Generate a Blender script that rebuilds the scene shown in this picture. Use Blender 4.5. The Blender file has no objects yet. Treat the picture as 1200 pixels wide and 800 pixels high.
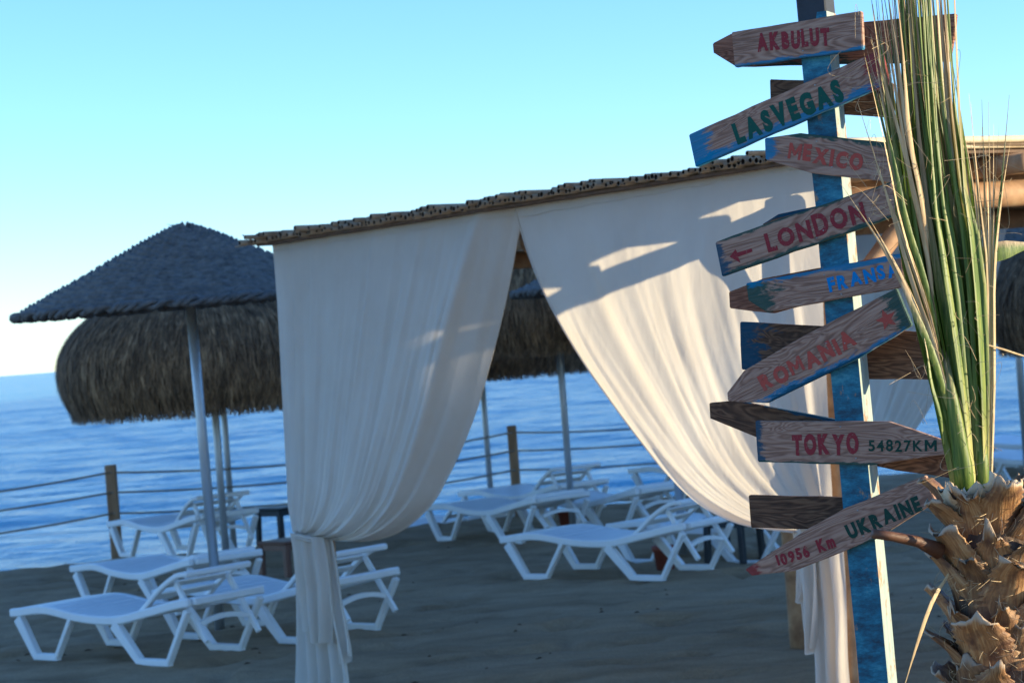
import bpy, bmesh, math, random
from mathutils import Vector, Matrix, noise
R = math.radians
rnd = random.Random(7)
SC = bpy.context.scene
COL = SC.collection

# ------------------------------------------------------------------ camera
F = 2650.0            # focal length in photo pixels (1200 wide)
HC = 2.1              # eye height
ROLL = R(4.4)
PITCH = math.atan(6 / F)
CAM = Vector((0, 0, HC))
fw = Vector((0, math.cos(PITCH), -math.sin(PITCH)))
_r = Vector((1, 0, 0)); _u = Vector((0, math.sin(PITCH), math.cos(PITCH)))
rt = _r * math.cos(ROLL) - _u * math.sin(ROLL)
up = _u * math.cos(ROLL) + _r * math.sin(ROLL)
cd = bpy.data.cameras.new('camera'); cam = bpy.data.objects.new('camera', cd); COL.objects.link(cam)
cd.sensor_width = 36; cd.lens = 36 * F / 1200; cd.clip_end = 60000; cd.clip_start = 0.1
m = Matrix((rt, up, -fw)).transposed().to_4x4(); m.translation = CAM
cam.matrix_world = m
cd.dof.use_dof = True; cd.dof.focus_distance = 6.1; cd.dof.aperture_fstop = 8.0
SC.camera = cam

# ------------------------------------------------------------------ light
SUN_EL = 7.2
SUN_D = Vector((1.0, -0.12, 0)).normalized()          # towards the sun, horizontally
w = bpy.data.worlds.new('World'); SC.world = w; w.use_nodes = True
nt = w.node_tree; bg = nt.nodes['Background']
sky = nt.nodes.new('ShaderNodeTexSky'); sky.sky_type = 'NISHITA'; sky.sun_disc = False
sky.sun_elevation = R(SUN_EL); sky.sun_rotation = math.atan2(SUN_D.x, SUN_D.y)
sky.air_density = 0.8; sky.dust_density = 0.0; sky.ozone_density = 2.3; sky.altitude = 0
nt.links.new(sky.outputs[0], bg.inputs[0]); bg.inputs[1].default_value = 0.15
sd = bpy.data.lights.new('sun', 'SUN'); sd.energy = 4.8; sd.angle = R(0.5); sd.color = (1.0, 0.73, 0.34)
so = bpy.data.objects.new('sun', sd); COL.objects.link(so); so.location = (30, -4, 12)
sdir = Vector((SUN_D.x * math.cos(R(SUN_EL)), SUN_D.y * math.cos(R(SUN_EL)), math.sin(R(SUN_EL))))
so.rotation_euler = sdir.to_track_quat('Z', 'Y').to_euler()
SC.view_settings.view_transform = 'Standard'; SC.view_settings.look = 'None'
SC.view_settings.exposure = 1.25; SC.view_settings.gamma = 1.0
SC.view_settings.use_white_balance = True; SC.view_settings.white_balance_temperature = 5100; SC.view_settings.white_balance_tint = 14   # the photograph is balanced cool
SC.render.engine = 'CYCLES'

# ------------------------------------------------------------------ pixel helpers (real positions of things that stand in the place)
def ray(u, v): return fw + rt * ((u - 600) / F) + up * ((400 - v) / F)
def gp(u, v, z=0.0):
    d = ray(u, v); return CAM + d * ((z - HC) / d.z)
def at(u, v, y):
    d = ray(u, v); return CAM + d * (y / d.y)
def onplane(u, v, P, n):
    d = ray(u, v); return CAM + d * ((P - CAM).dot(n) / d.dot(n))

# ------------------------------------------------------------------ object helpers
def tag(o, label=None, cat=None, group=None, kind=None):
    if label: o['label'] = label
    if cat: o['category'] = cat
    if group: o['group'] = group
    if kind: o['kind'] = kind
    return o
def empty(name, loc, rz=0.0):
    o = bpy.data.objects.new(name, None); COL.objects.link(o); o.location = loc; o.rotation_euler = (0, 0, rz)
    o.empty_display_size = 0.2
    return o
def mesh(name, V, Fc, mat, smooth=False):
    me = bpy.data.meshes.new(name); me.from_pydata([tuple(v) for v in V], [], Fc); me.update()
    if mat: me.materials.append(mat)
    if smooth: me.polygons.foreach_set('use_smooth', [True] * len(me.polygons))
    return me
def obj(name, me, parent=None, loc=(0, 0, 0)):
    o = bpy.data.objects.new(name, me); COL.objects.link(o)
    o.parent = parent; o.location = loc
    return o
class MB:
    def __init__(s): s.V = []; s.F = []
    def add(s, V, Fc):
        k = len(s.V); s.V += [Vector(v) for v in V]; s.F += [tuple(i + k for i in f) for f in Fc]
        return s
    def box(s, c, size, M=None):
        c = Vector(c); hx, hy, hz = size[0] / 2, size[1] / 2, size[2] / 2
        P = [Vector((x, y, z)) for x in (-hx, hx) for y in (-hy, hy) for z in (-hz, hz)]
        if M is not None: P = [M @ p for p in P]
        return s.add([c + p for p in P], [(0, 1, 3, 2), (4, 6, 7, 5), (0, 4, 5, 1), (2, 3, 7, 6), (0, 2, 6, 4), (1, 5, 7, 3)])
    def bar(s, a, b, w1, w2, upv=(0, 0, 1)):
        a = Vector(a); b = Vector(b); d = (b - a).normalized(); upv = Vector(upv)
        x = d.cross(upv).normalized(); y = x.cross(d)
        P = []
        for p in (a, b):
            for sx, sy in ((-1, -1), (1, -1), (1, 1), (-1, 1)): P.append(p + x * (sx * w1 / 2) + y * (sy * w2 / 2))
        return s.add(P, [(3, 2, 1, 0), (4, 5, 6, 7), (0, 1, 5, 4), (1, 2, 6, 5), (2, 3, 7, 6), (3, 0, 4, 7)])
    def tube(s, pts, rad, n=8, cap=True):
        pts = [Vector(p) for p in pts]; N = len(pts)
        if not hasattr(rad, '__len__'): rad = [rad] * N
        V = []; Fc = []; prev = None
        for i, p in enumerate(pts):
            d = (pts[min(i + 1, N - 1)] - pts[max(i - 1, 0)]).normalized()
            if prev is None:
                a = Vector((0, 0, 1)) if abs(d.z) < 0.9 else Vector((1, 0, 0))
                x = d.cross(a).normalized()
            else:
                x = (prev - d * prev.dot(d)).normalized()
            prev = x; y = d.cross(x)
            for k in range(n):
                t = 2 * math.pi * k / n
                V.append(p + (x * math.cos(t) + y * math.sin(t)) * rad[i])
        for i in range(N - 1):
            for k in range(n):
                Fc.append((i * n + k, i * n + (k + 1) % n, (i + 1) * n + (k + 1) % n, (i + 1) * n + k))
        if cap: Fc.append(tuple(range(n - 1, -1, -1))); Fc.append(tuple((N - 1) * n + k for k in range(n)))
        return s.add(V, Fc)
    def lathe(s, prof, n=24, c=(0, 0, 0)):
        c = Vector(c); V = []; Fc = []; N = len(prof)
        for r_, z in prof:
            for k in range(n):
                t = 2 * math.pi * k / n; V.append(c + Vector((r_ * math.cos(t), r_ * math.sin(t), z)))
        for i in range(N - 1):
            for k in range(n): Fc.append((i * n + k, i * n + (k + 1) % n, (i + 1) * n + (k + 1) % n, (i + 1) * n + k))
        return s.add(V, Fc)
    def sweep_xz(s, path, y, wy, th):
        """rectangular section swept along a path in the xz plane, centred at y"""
        N = len(path); V = []; Fc = []
        for i in range(N):
            a = Vector(path[max(i - 1, 0)]); b = Vector(path[min(i + 1, N - 1)]); d = (b - a).normalized(); n_ = Vector((-d.y, d.x))
            t = th[i] if hasattr(th, '__len__') else th
            p = Vector(path[i]); A = p + n_ * t / 2; B = p - n_ * t / 2
            V += [(A.x, y - wy / 2, A.y), (A.x, y + wy / 2, A.y), (B.x, y + wy / 2, B.y), (B.x, y - wy / 2, B.y)]
        for i in range(N - 1):
            for k in range(4): Fc.append((i * 4 + k, i * 4 + (k + 1) % 4, (i + 1) * 4 + (k + 1) % 4, (i + 1) * 4 + k))
        Fc.append((3, 2, 1, 0)); e = (N - 1) * 4; Fc.append((e, e + 1, e + 2, e + 3))
        return s.add(V, Fc)
    def bevelled(s, off, seg=1):
        bm = bmesh.new(); vs = [bm.verts.new(v) for v in s.V]
        for f in s.F:
            try: bm.faces.new([vs[i] for i in f])
            except ValueError: pass
        bmesh.ops.recalc_face_normals(bm, faces=bm.faces)
        es = [e for e in bm.edges if len(e.link_faces) == 2 and e.calc_face_angle(0) > 0.6]
        bmesh.ops.bevel(bm, geom=es, offset=off, segments=seg, affect='EDGES', clamp_overlap=True)
        bm.verts.index_update()
        s.V = [v.co.copy() for v in bm.verts]; s.F = [tuple(v.index for v in f.verts) for f in bm.faces]; bm.free()
        return s
    def build(s, name, mat, parent=None, smooth=False, center=True):
        """parent is an unrotated root: vertices are in world space"""
        c = Vector((0, 0, 0))
        if center:
            c = sum(s.V, Vector()) / len(s.V)
        me = mesh(name, [v - c for v in s.V], s.F, mat, smooth)
        off = Vector((0, 0, 0)); p = parent
        while p is not None and center: off += p.location; p = p.parent
        return obj(name, me, parent, c - off)
    def local(s, name, mat, parent=None, smooth=False):
        return obj(name, mesh(name, s.V, s.F, mat, smooth), parent)
def cat_rom(P, t):
    n = len(P) - 1; x = min(max(t, 0), 1) * n; i = min(int(x), n - 1); f = x - i
    p0 = P[max(i - 1, 0)]; p1 = P[i]; p2 = P[i + 1]; p3 = P[min(i + 2, n)]
    return 0.5 * ((2 * p1) + (p2 - p0) * f + (2 * p0 - 5 * p1 + 4 * p2 - p3) * f * f + (3 * p1 - p0 - 3 * p2 + p3) * f ** 3)
def copy_tree(o, parent=None):
    c = o.copy(); COL.objects.link(c); c.parent = parent
    for ch in list(o.children): copy_tree(ch, c)
    return c
def sstep(a, b, x):
    t = min(max((x - a) / (b - a), 0), 1); return t * t * (3 - 2 * t)

# ------------------------------------------------------------------ materials
def base_mat(name):
    mt = bpy.data.materials.new(name); mt.use_nodes = True
    n = mt.node_tree; b = n.nodes['Principled BSDF']
    return mt, n, b
def N(n, t, **kw):
    x = n.nodes.new(t)
    for k, v in kw.items(): setattr(x, k, v)
    return x
def ramp(n, fac, stops):
    r_ = N(n, 'ShaderNodeValToRGB'); e = r_.color_ramp.elements
    while len(e) > 1: e.remove(e[0])
    e[0].position = stops[0][0]; e[0].color = (*stops[0][1], 1)
    for p, c in stops[1:]:
        x = e.new(p); x.color = (*c, 1)
    n.links.new(fac, r_.inputs[0]); return r_.outputs[0]
def coords(n, kind, scale, rand=True):
    tc = N(n, 'ShaderNodeTexCoord'); mp = N(n, 'ShaderNodeMapping'); mp.inputs['Scale'].default_value = scale
    n.links.new(tc.outputs[kind], mp.inputs[0])
    if rand:
        oi = N(n, 'ShaderNodeObjectInfo'); mu = N(n, 'ShaderNodeMath', operation='MULTIPLY'); mu.inputs[1].default_value = 37.0
        n.links.new(oi.outputs['Random'], mu.inputs[0]); cx = N(n, 'ShaderNodeCombineXYZ')
        for i in range(3): n.links.new(mu.outputs[0], cx.inputs[i])
        n.links.new(cx.outputs[0], mp.inputs['Location'])
    return mp.outputs[0]
def noise_tex(n, vec, scale, detail=6, rough=0.6, dist=0.0):
    t = N(n, 'ShaderNodeTexNoise'); t.inputs['Scale'].default_value = scale; t.inputs['Detail'].default_value = detail
    t.inputs['Roughness'].default_value = rough; t.inputs['Distortion'].default_value = dist
    n.links.new(vec, t.inputs['Vector']); return t.outputs['Fac']
def mixc(n, fac, a, b, mode='MIX'):
    x = N(n, 'ShaderNodeMix', data_type='RGBA', blend_type=mode)
    for sock, val in ((x.inputs[0], fac), (x.inputs[6], a), (x.inputs[7], b)):
        if isinstance(val, (int, float)): sock.default_value = val
        elif isinstance(val, tuple): sock.default_value = (*val, 1)
        else: n.links.new(val, sock)
    return x.outputs[2]
def maths(n, op, a, b=None, c=None, clamp=False):
    x = N(n, 'ShaderNodeMath', operation=op, use_clamp=clamp)
    for i, v in enumerate((a, b, c)):
        if v is None: continue
        if isinstance(v, (int, float)): x.inputs[i].default_value = v
        else: n.links.new(v, x.inputs[i])
    return x.outputs[0]
def bump(n, b, h, strength, dist=0.01, normal_in=None):
    x = N(n, 'ShaderNodeBump'); x.inputs['Strength'].default_value = strength; x.inputs['Distance'].default_value = dist
    n.links.new(h, x.inputs['Height'])
    if normal_in is not None: n.links.new(normal_in, x.inputs['Normal'])
    n.links.new(x.outputs[0], b.inputs['Normal']); return x.outputs[0]
def simple(name, stops, scale=(1, 1, 1), nscale=6.0, rough=0.7, bmp=0.3, bdist=0.004, coord='Object', detail=6, island=0.0, rand=True, dist=0.0, metal=0.0):
    mt, n, b = base_mat(name)
    v = coords(n, coord, scale, rand); f = noise_tex(n, v, nscale, detail, 0.6, dist)
    c = ramp(n, f, stops)
    if island:
        g = N(n, 'ShaderNodeNewGeometry'); k = maths(n, 'MULTIPLY_ADD', g.outputs['Random Per Island'], island, 1 - island / 2)
        mm = N(n, 'ShaderNodeVectorMath', operation='SCALE'); n.links.new(c, mm.inputs[0]); n.links.new(k, mm.inputs['Scale']); c = mm.outputs[0]
    n.links.new(c, b.inputs['Base Color']); b.inputs['Roughness'].default_value = rough; b.inputs['Metallic'].default_value = metal
    if bmp: bump(n, b, f, bmp, bdist)
    return mt

M = {}
M['log'] = simple('log_wood', [(0.3, (0.20, 0.105, 0.05)), (0.55, (0.36, 0.21, 0.10)), (0.75, (0.46, 0.30, 0.16))], (1, 1, 1), 9, 0.75, 0.5)
M['dark_wood'] = simple('dark_wood', [(0.3, (0.05, 0.03, 0.018)), (0.7, (0.15, 0.085, 0.045))], (1, 1, 1), 14, 0.8, 0.5)
M['lath'] = simple('pale_lath', [(0.3, (0.5, 0.40, 0.25)), (0.7, (0.68, 0.58, 0.40))], (1, 1, 1), 10, 0.7, 0.2)
M['reed'] = simple('reed', [(0.3, (0.16, 0.105, 0.06)), (0.7, (0.42, 0.31, 0.19))], (1, 1, 1), 7, 0.7, 0.2)
M['reed_hole'] = simple('reed_hole_dark', [(0.3, (0.02, 0.014, 0.01)), (0.7, (0.04, 0.028, 0.018))], (1, 1, 1), 9, 0.9, 0)  # shade inside the hollow reed ends, put into the colour
M['plastic'] = simple('white_plastic', [(0.3, (0.80, 0.80, 0.79)), (0.7, (0.87, 0.87, 0.86))], (1, 1, 1), 4, 0.38, 0.05)
M['steel'] = simple('galvanised_steel', [(0.3, (0.42, 0.44, 0.46)), (0.7, (0.55, 0.57, 0.60))], (1, 1, 0.2), 12, 0.42, 0.05, metal=0.6)
M['thatch'] = simple('thatch_straw', [(0.25, (0.06, 0.034, 0.014)), (0.55, (0.22, 0.13, 0.06)), (0.8, (0.42, 0.27, 0.135))], (1, 1, 0.4), 11, 0.85, 0, island=1.3)
M['wicker'] = simple('grey_wicker', [(0.25, (0.045, 0.042, 0.04)), (0.7, (0.17, 0.16, 0.15))], (1, 1, 1), 16, 0.8, 0.5, 0.006)
M['fence_post'] = simple('fence_post_wood', [(0.3, (0.22, 0.125, 0.06)), (0.7, (0.40, 0.25, 0.135))], (1, 1, 0.2), 14, 0.8, 0.4)
M['rope'] = simple('rope_fibre', [(0.3, (0.17, 0.14, 0.10)), (0.7, (0.32, 0.26, 0.19))], (1, 1, 1), 60, 0.9, 0.4)
M['brown_plastic'] = simple('brown_plastic', [(0.3, (0.13, 0.06, 0.035)), (0.7, (0.19, 0.095, 0.06))], (1, 1, 1), 5, 0.45, 0.05)
M['dark_plastic'] = simple('dark_plastic', [(0.3, (0.012, 0.016, 0.02)), (0.7, (0.025, 0.03, 0.035))], (1, 1, 1), 5, 0.45, 0.05)
M['terracotta'] = simple('terracotta', [(0.3, (0.22, 0.055, 0.035)), (0.7, (0.30, 0.085, 0.05))], (1, 1, 1), 9, 0.7, 0.1)
M['soil'] = simple('pot_sand', [(0.3, (0.07, 0.06, 0.05)), (0.7, (0.13, 0.11, 0.09))], (1, 1, 1), 30, 0.9, 0.5)
M['nail'] = simple('nail_steel', [(0.3, (0.25, 0.23, 0.21)), (0.7, (0.40, 0.38, 0.36))], (1, 1, 1), 30, 0.45, 0, metal=0.8)
M['fibre'] = simple('dry_fibre', [(0.3, (0.34, 0.23, 0.11)), (0.7, (0.58, 0.45, 0.26))], (1, 1, 1), 30, 0.8, 0, island=0.6)
M['trunk'] = simple('trunk_fibre', [(0.3, (0.03, 0.018, 0.01)), (0.7, (0.13, 0.08, 0.045))], (1, 1, 0.3), 40, 0.9, 0.8, 0.01)

def cloth_mat():
    mt, n, b = base_mat('white_cotton')
    v = coords(n, 'Object', (1, 1, 1), False)
    f1 = noise_tex(n, v, 1.6, 4); f2 = noise_tex(n, v, 420, 2)
    c = ramp(n, f1, [(0.3, (0.70, 0.63, 0.54)), (0.7, (0.78, 0.72, 0.635))])
    n.links.new(c, b.inputs['Base Color']); b.inputs['Roughness'].default_value = 0.95; b.inputs['Specular IOR Level'].default_value = 0.1
    f3 = noise_tex(n, coords(n, 'Object', (1, 1, 0.35), False), 9, 4, 0.55, 0.4)
    nb = bump(n, b, f3, 0.4, 0.02); bump(n, b, f2, 0.12, 0.002, nb)
    t = N(n, 'ShaderNodeBsdfTranslucent'); n.links.new(c, t.inputs[0]); n.links.new(nb, t.inputs['Normal'])
    mx = N(n, 'ShaderNodeMixShader'); mx.inputs[0].default_value = 0.42
    n.links.new(b.outputs[0], mx.inputs[1]); n.links.new(t.outputs[0], mx.inputs[2])
    n.links.new(mx.outputs[0], n.nodes['Material Output'].inputs[0]); return mt
M['cloth'] = cloth_mat()

def sand_mat():
    mt, n, b = base_mat('dark_sand')
    v = coords(n, 'Object', (1, 1, 1), False); vs = coords(n, 'Object', (0.6, 1.8, 1), False)
    f1 = noise_tex(n, vs, 1.6, 8, 0.72, 0.6); f2 = noise_tex(n, v, 70, 6, 0.7); f3 = noise_tex(n, v, 5, 6, 0.65)
    c = ramp(n, f1, [(0.3, (0.26, 0.185, 0.105)), (0.5, (0.40, 0.295, 0.175)), (0.72, (0.50, 0.38, 0.24))])
    c = mixc(n, 0.5, c, ramp(n, f2, [(0.3, (0.2, 0.19, 0.18)), (0.7, (0.62, 0.60, 0.58))]), 'OVERLAY')
    n.links.new(c, b.inputs['Base Color']); b.inputs['Roughness'].default_value = 0.95; b.inputs['Specular IOR Level'].default_value = 0.15
    h = maths(n, 'ADD', maths(n, 'MULTIPLY', f3, 1.0), maths(n, 'MULTIPLY', f2, 0.35))
    bump(n, b, h, 0.8, 0.03); return mt
def sea_mat():
    mt, n, b = base_mat('sea_water')
    v1 = coords(n, 'Object', (0.75, 1, 1), False); v2 = coords(n, 'Object', (0.9, 1, 1), False)
    f1 = noise_tex(n, v1, 0.9, 6, 0.62, 0.4); f2 = noise_tex(n, v2, 3.2, 5, 0.6, 0.3)
    b.inputs['Base Color'].default_value = (0.10, 0.34, 0.52, 1); b.inputs['Roughness'].default_value = 0.16; b.inputs['IOR'].default_value = 1.33
    f0 = noise_tex(n, coords(n, 'Object', (0.5, 1, 1), False), 0.10, 4, 0.55, 0.5); na = bump(n, b, f0, 1.0, 0.9); nb = bump(n, b, f1, 1.0, 0.55, na); bump(n, b, f2, 0.9, 0.14, nb); return mt
M['sand'] = sand_mat(); M['sea'] = sea_mat()

def sign_mat(name, tones, paints, seed):
    """weathered plank; paints: (colour, where, amount) where in left,right,top,bottom,all"""
    mt, n, b = base_mat(name)
    tc = N(n, 'ShaderNodeTexCoord'); mp = N(n, 'ShaderNodeMapping'); mp.inputs['Location'].default_value = (seed * 3.1, seed * 1.7, seed * 2.3)
    n.links.new(tc.outputs['Object'], mp.inputs[0])
    st = N(n, 'ShaderNodeMapping'); st.inputs['Scale'].default_value = (1.0, 1, 5.5); n.links.new(mp.outputs[0], st.inputs[0])
    warp = noise_tex(n, st.outputs[0], 2.6, 3, 0.5, 0.8)
    wv = maths(n, 'SINE', maths(n, 'MULTIPLY', warp, 95.0)); wv = maths(n, 'MULTIPLY_ADD', wv, 0.5, 0.5)
    st2 = N(n, 'ShaderNodeMapping'); st2.inputs['Scale'].default_value = (5, 20, 90); n.links.new(mp.outputs[0], st2.inputs[0])
    fine = noise_tex(n, st2.outputs[0], 1.6, 5, 0.7)
    g = maths(n, 'ADD', maths(n, 'MULTIPLY', wv, 0.34), maths(n, 'MULTIPLY', fine, 0.7))
    c = ramp(n, g, [(0.25, tones[0]), (0.5, tones[1]), (0.8, tones[2])])
    big = noise_tex(n, mp.outputs[0], 9, 5, 0.65)
    c = mixc(n, maths(n, 'MULTIPLY', ramp(n, big, [(0.55, (0, 0, 0)), (0.75, (1, 1, 1))]), 0.55), c, tones[0])
    sep = N(n, 'ShaderNodeSeparateXYZ'); n.links.new(tc.outputs['Generated'], sep.inputs[0])
    gx, gz = sep.outputs[0], sep.outputs[2]
    st3 = N(n, 'ShaderNodeMapping'); st3.inputs['Scale'].default_value = (9, 9, 26); n.links.new(mp.outputs[0], st3.inputs[0])
    wear = noise_tex(n, st3.outputs[0], 1.5, 7, 0.72)
    for col, where, amt in paints:
        if where == 'left': q = maths(n, 'SUBTRACT', 1.0, gx)
        elif where == 'right': q = gx
        elif where == 'top': q = gz
        elif where == 'bottom': q = maths(n, 'SUBTRACT', 1.0, gz)
        else: q = maths(n, 'MULTIPLY', gx, 0.0); q = maths(n, 'ADD', q, 1.0)
        q = maths(n, 'ADD', maths(n, 'MULTIPLY', maths(n, 'SUBTRACT', q, 1 - amt), 1.0 / max(amt, 0.05)), maths(n, 'MULTIPLY', maths(n, 'SUBTRACT', wear, 0.5), 3.0))
        q = maths(n, 'SUBTRACT', q, maths(n, 'MULTIPLY', wv, 0.15))
        f = ramp(n, q, [(0.12, (0, 0, 0)), (0.42, (1, 1, 1))])
        c = mixc(n, maths(n, 'MULTIPLY', f, 0.88), c, col)
    n.links.new(c, b.inputs['Base Color']); b.inputs['Roughness'].default_value = 0.78; b.inputs['Specular IOR Level'].default_value = 0.25
    bump(n, b, maths(n, 'ADD', g, maths(n, 'MULTIPLY', wear, 0.5)), 0.55, 0.004); return mt
def letter_mat(name, col, worn):
    mt, n, b = base_mat(name)
    v = coords(n, 'Object', (1, 1, 1), True); f = noise_tex(n, v, 130, 5, 0.7)
    f = ramp(n, f, [(0.26 + worn * 0.22, (0.25, 0.165, 0.125)), (0.34 + worn * 0.26, col), (1.0, tuple(min(1, x * 1.25) for x in col))])
    n.links.new(f, b.inputs['Base Color']); b.inputs['Roughness'].default_value = 0.7; b.inputs['Specular IOR Level'].default_value = 0.25
    return mt
def leaf_mat():
    mt, n, b = base_mat('palm_leaflet')
    tc = N(n, 'ShaderNodeTexCoord'); sep = N(n, 'ShaderNodeSeparateXYZ'); n.links.new(tc.outputs['Generated'], sep.inputs[0])
    oi = N(n, 'ShaderNodeObjectInfo')
    v = coords(n, 'Object', (60, 60, 2.0), True); f = noise_tex(n, v, 2.2, 5, 0.65)
    green = ramp(n, f, [(0.3, (0.035, 0.080, 0.008)), (0.5, (0.12, 0.19, 0.020)), (0.75, (0.34, 0.34, 0.06))])
    tan = ramp(n, f, [(0.3, (0.30, 0.20, 0.10)), (0.7, (0.58, 0.45, 0.25))])
    yel = ramp(n, f, [(0.3, (0.30, 0.30, 0.06)), (0.7, (0.50, 0.45, 0.13))])
    k = maths(n, 'ADD', sep.outputs[2], maths(n, 'MULTIPLY', maths(n, 'SUBTRACT', oi.outputs['Random'], 0.5), 0.95))
    k = maths(n, 'ADD', k, maths(n, 'MULTIPLY', maths(n, 'SUBTRACT', f, 0.5), 0.5))
    c = mixc(n, ramp(n, k, [(0.74, (0, 0, 0)), (1.05, (1, 1, 1))]), green, tan)
    kb = maths(n, 'SUBTRACT', 1.0, sep.outputs[2])
    c = mixc(n, ramp(n, kb, [(0.86, (0, 0, 0)), (0.98, (1, 1, 1))]), c, yel)
    n.links.new(c, b.inputs['Base Color']); b.inputs['Roughness'].default_value = 0.5
    bump(n, b, f, 0.3, 0.003)
    t = N(n, 'ShaderNodeBsdfTranslucent'); n.links.new(c, t.inputs[0])
    mx = N(n, 'ShaderNodeMixShader'); mx.inputs[0].default_value = 0.22
    n.links.new(b.outputs[0], mx.inputs[1]); n.links.new(t.outputs[0], mx.inputs[2]); n.links.new(mx.outputs[0], n.nodes['Material Output'].inputs[0])
    return mt
M['leaf'] = leaf_mat()
M['dry_leaf'] = simple('dry_leaflet', [(0.3, (0.34, 0.22, 0.10)), (0.55, (0.52, 0.38, 0.19)), (0.75, (0.64, 0.52, 0.31))], (40, 40, 2), 2.0, 0.65, 0.3)
def boot_mat():
    mt, n, b = base_mat('leaf_base_husk')
    tc = N(n, 'ShaderNodeTexCoord'); uv = N(n, 'ShaderNodeUVMap'); sep = N(n, 'ShaderNodeSeparateXYZ'); n.links.new(uv.outputs[0], sep.inputs[0])
    mp = N(n, 'ShaderNodeMapping'); mp.inputs['Scale'].default_value = (9, 1.3, 1); n.links.new(uv.outputs[0], mp.inputs[0])
    oi = N(n, 'ShaderNodeObjectInfo'); mu = maths(n, 'MULTIPLY', oi.outputs['Random'], 31.0); cx = N(n, 'ShaderNodeCombineXYZ'); n.links.new(mu, cx.inputs[0]); n.links.new(mu, cx.inputs[1]); n.links.new(cx.outputs[0], mp.inputs['Location'])
    f = noise_tex(n, mp.outputs[0], 2.0, 6, 0.65, 0.3); f2 = noise_tex(n, coords(n, 'Object', (1, 1, 1), True), 16, 5, 0.6)
    c = ramp(n, f, [(0.25, (0.11, 0.045, 0.016)), (0.5, (0.31, 0.155, 0.052)), (0.75, (0.50, 0.32, 0.14))])
    c = mixc(n, ramp(n, f2, [(0.48, (0, 0, 0)), (0.66, (1, 1, 1))]), c, (0.10, 0.045, 0.022))
    k = maths(n, 'ADD', sep.outputs[1], maths(n, 'MULTIPLY', maths(n, 'SUBTRACT', f2, 0.5), 0.05))
    c = mixc(n, ramp(n, k, [(0.965, (0, 0, 0)), (0.99, (1, 1, 1))]), c, (0.42, 0.31, 0.20))
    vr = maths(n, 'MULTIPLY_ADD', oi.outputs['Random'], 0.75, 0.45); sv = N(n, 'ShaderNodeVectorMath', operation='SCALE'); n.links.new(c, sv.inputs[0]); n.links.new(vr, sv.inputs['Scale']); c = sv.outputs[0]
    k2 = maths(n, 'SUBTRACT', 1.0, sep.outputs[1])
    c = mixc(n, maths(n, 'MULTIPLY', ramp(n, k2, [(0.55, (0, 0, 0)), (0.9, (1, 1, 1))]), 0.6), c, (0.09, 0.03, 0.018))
    n.links.new(c, b.inputs['Base Color']); b.inputs['Roughness'].default_value = 0.6
    bump(n, b, maths(n, 'ADD', f, f2), 0.5, 0.006); return mt
M['boot'] = boot_mat()
M['boot_pale'] = simple('pale_leaf_base', [(0.3, (0.40, 0.27, 0.14)), (0.5, (0.55, 0.43, 0.27)), (0.75, (0.66, 0.56, 0.40))], (30, 30, 3), 2.0, 0.65, 0.3)

# ================================================================== SETTING
def berm(x): return 26.35 + 0.42 * x - 0.006 * x * x + 0.25 * math.sin(x * 0.8) if -12 < x < 20 else (26.35 + 0.42 * max(min(x, 20), -12) - 0.006 * max(min(x, 20), -12) ** 2)
SEA_Z = -0.42
def axis(segs):
    out = []
    for a, b, st in segs:
        k = max(1, int(round((b - a) / st)))
        out += [a + (b - a) * i / k for i in range(k)]
    out.append(segs[-1][1]); return out
def sand_h(x, y):
    p = Vector((x * 0.45, y * 1.5, 0.3)); q = Vector((x * 2.2, y * 4.0, 1.7))
    h = 0.036 * noise.noise(p) + 0.024 * noise.noise(q) + 0.020 * noise.noise(Vector((x * 4.2, y * 5, 5.0))) + 0.006 * noise.noise(Vector((x * 9, y * 9, 2.0)))
    ft = noise.noise(Vector((x * 2.6 + 4, y * 3.0, 8.0)))
    if ft > 0.26: h -= 0.24 * (ft - 0.26)
    d = y - berm(x)
    h += 0.05 * math.exp(-((d + 0.5) / 0.6) ** 2)
    if d > 0: h -= 0.26 * d if d < 4 else 1.04
    return h
xs = axis([(-60, -12, 4), (-12, -7, 0.5), (-7, 7.5, 0.085), (7.5, 12, 0.5), (12, 80, 4)])
ys = axis([(-40, 2, 4), (2, 11.5, 0.5), (11.5, 29, 0.085), (29, 40, 2)])
V = [(x, y, sand_h(x, y)) for y in ys for x in xs]; nx = len(xs)
Fc = [(j * nx + i, j * nx + i + 1, (j + 1) * nx + i + 1, (j + 1) * nx + i) for j in range(len(ys) - 1) for i in range(nx - 1)]
tag(obj('beach_sand', mesh('beach_sand', V, Fc, M['sand'], True)), kind='structure')

# scraps of dry weed scattered over the sand
b = MB()
for i in range(260):
    g = gp(rnd.uniform(-20, 1220), rnd.uniform(640, 830)); L = rnd.uniform(0.012, 0.06); t = rnd.gauss(0, 0.7)
    if noise.noise(Vector((g.x * 0.9, g.y * 1.4, 4.4))) < 0.12: continue
    if g.y > berm(g.x) - 0.2: continue
    z0 = sand_h(g.x, g.y); d = Vector((math.cos(t), math.sin(t), 0)); q = Vector((-d.y, d.x, 0)) * rnd.uniform(-0.4, 0.4)
    b.tube([Vector((g.x, g.y, z0 + 0.004)), Vector((g.x, g.y, z0 + 0.009)) + (d + q) * L * 0.5, Vector((g.x, g.y, z0 + 0.003)) + d * L], [0.003, 0.006, 0.002], 5)
tag(b.build('weed_scraps', M['trunk']), 'dark scraps of dry weed scattered over the sand', 'seaweed', kind='stuff')

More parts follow.
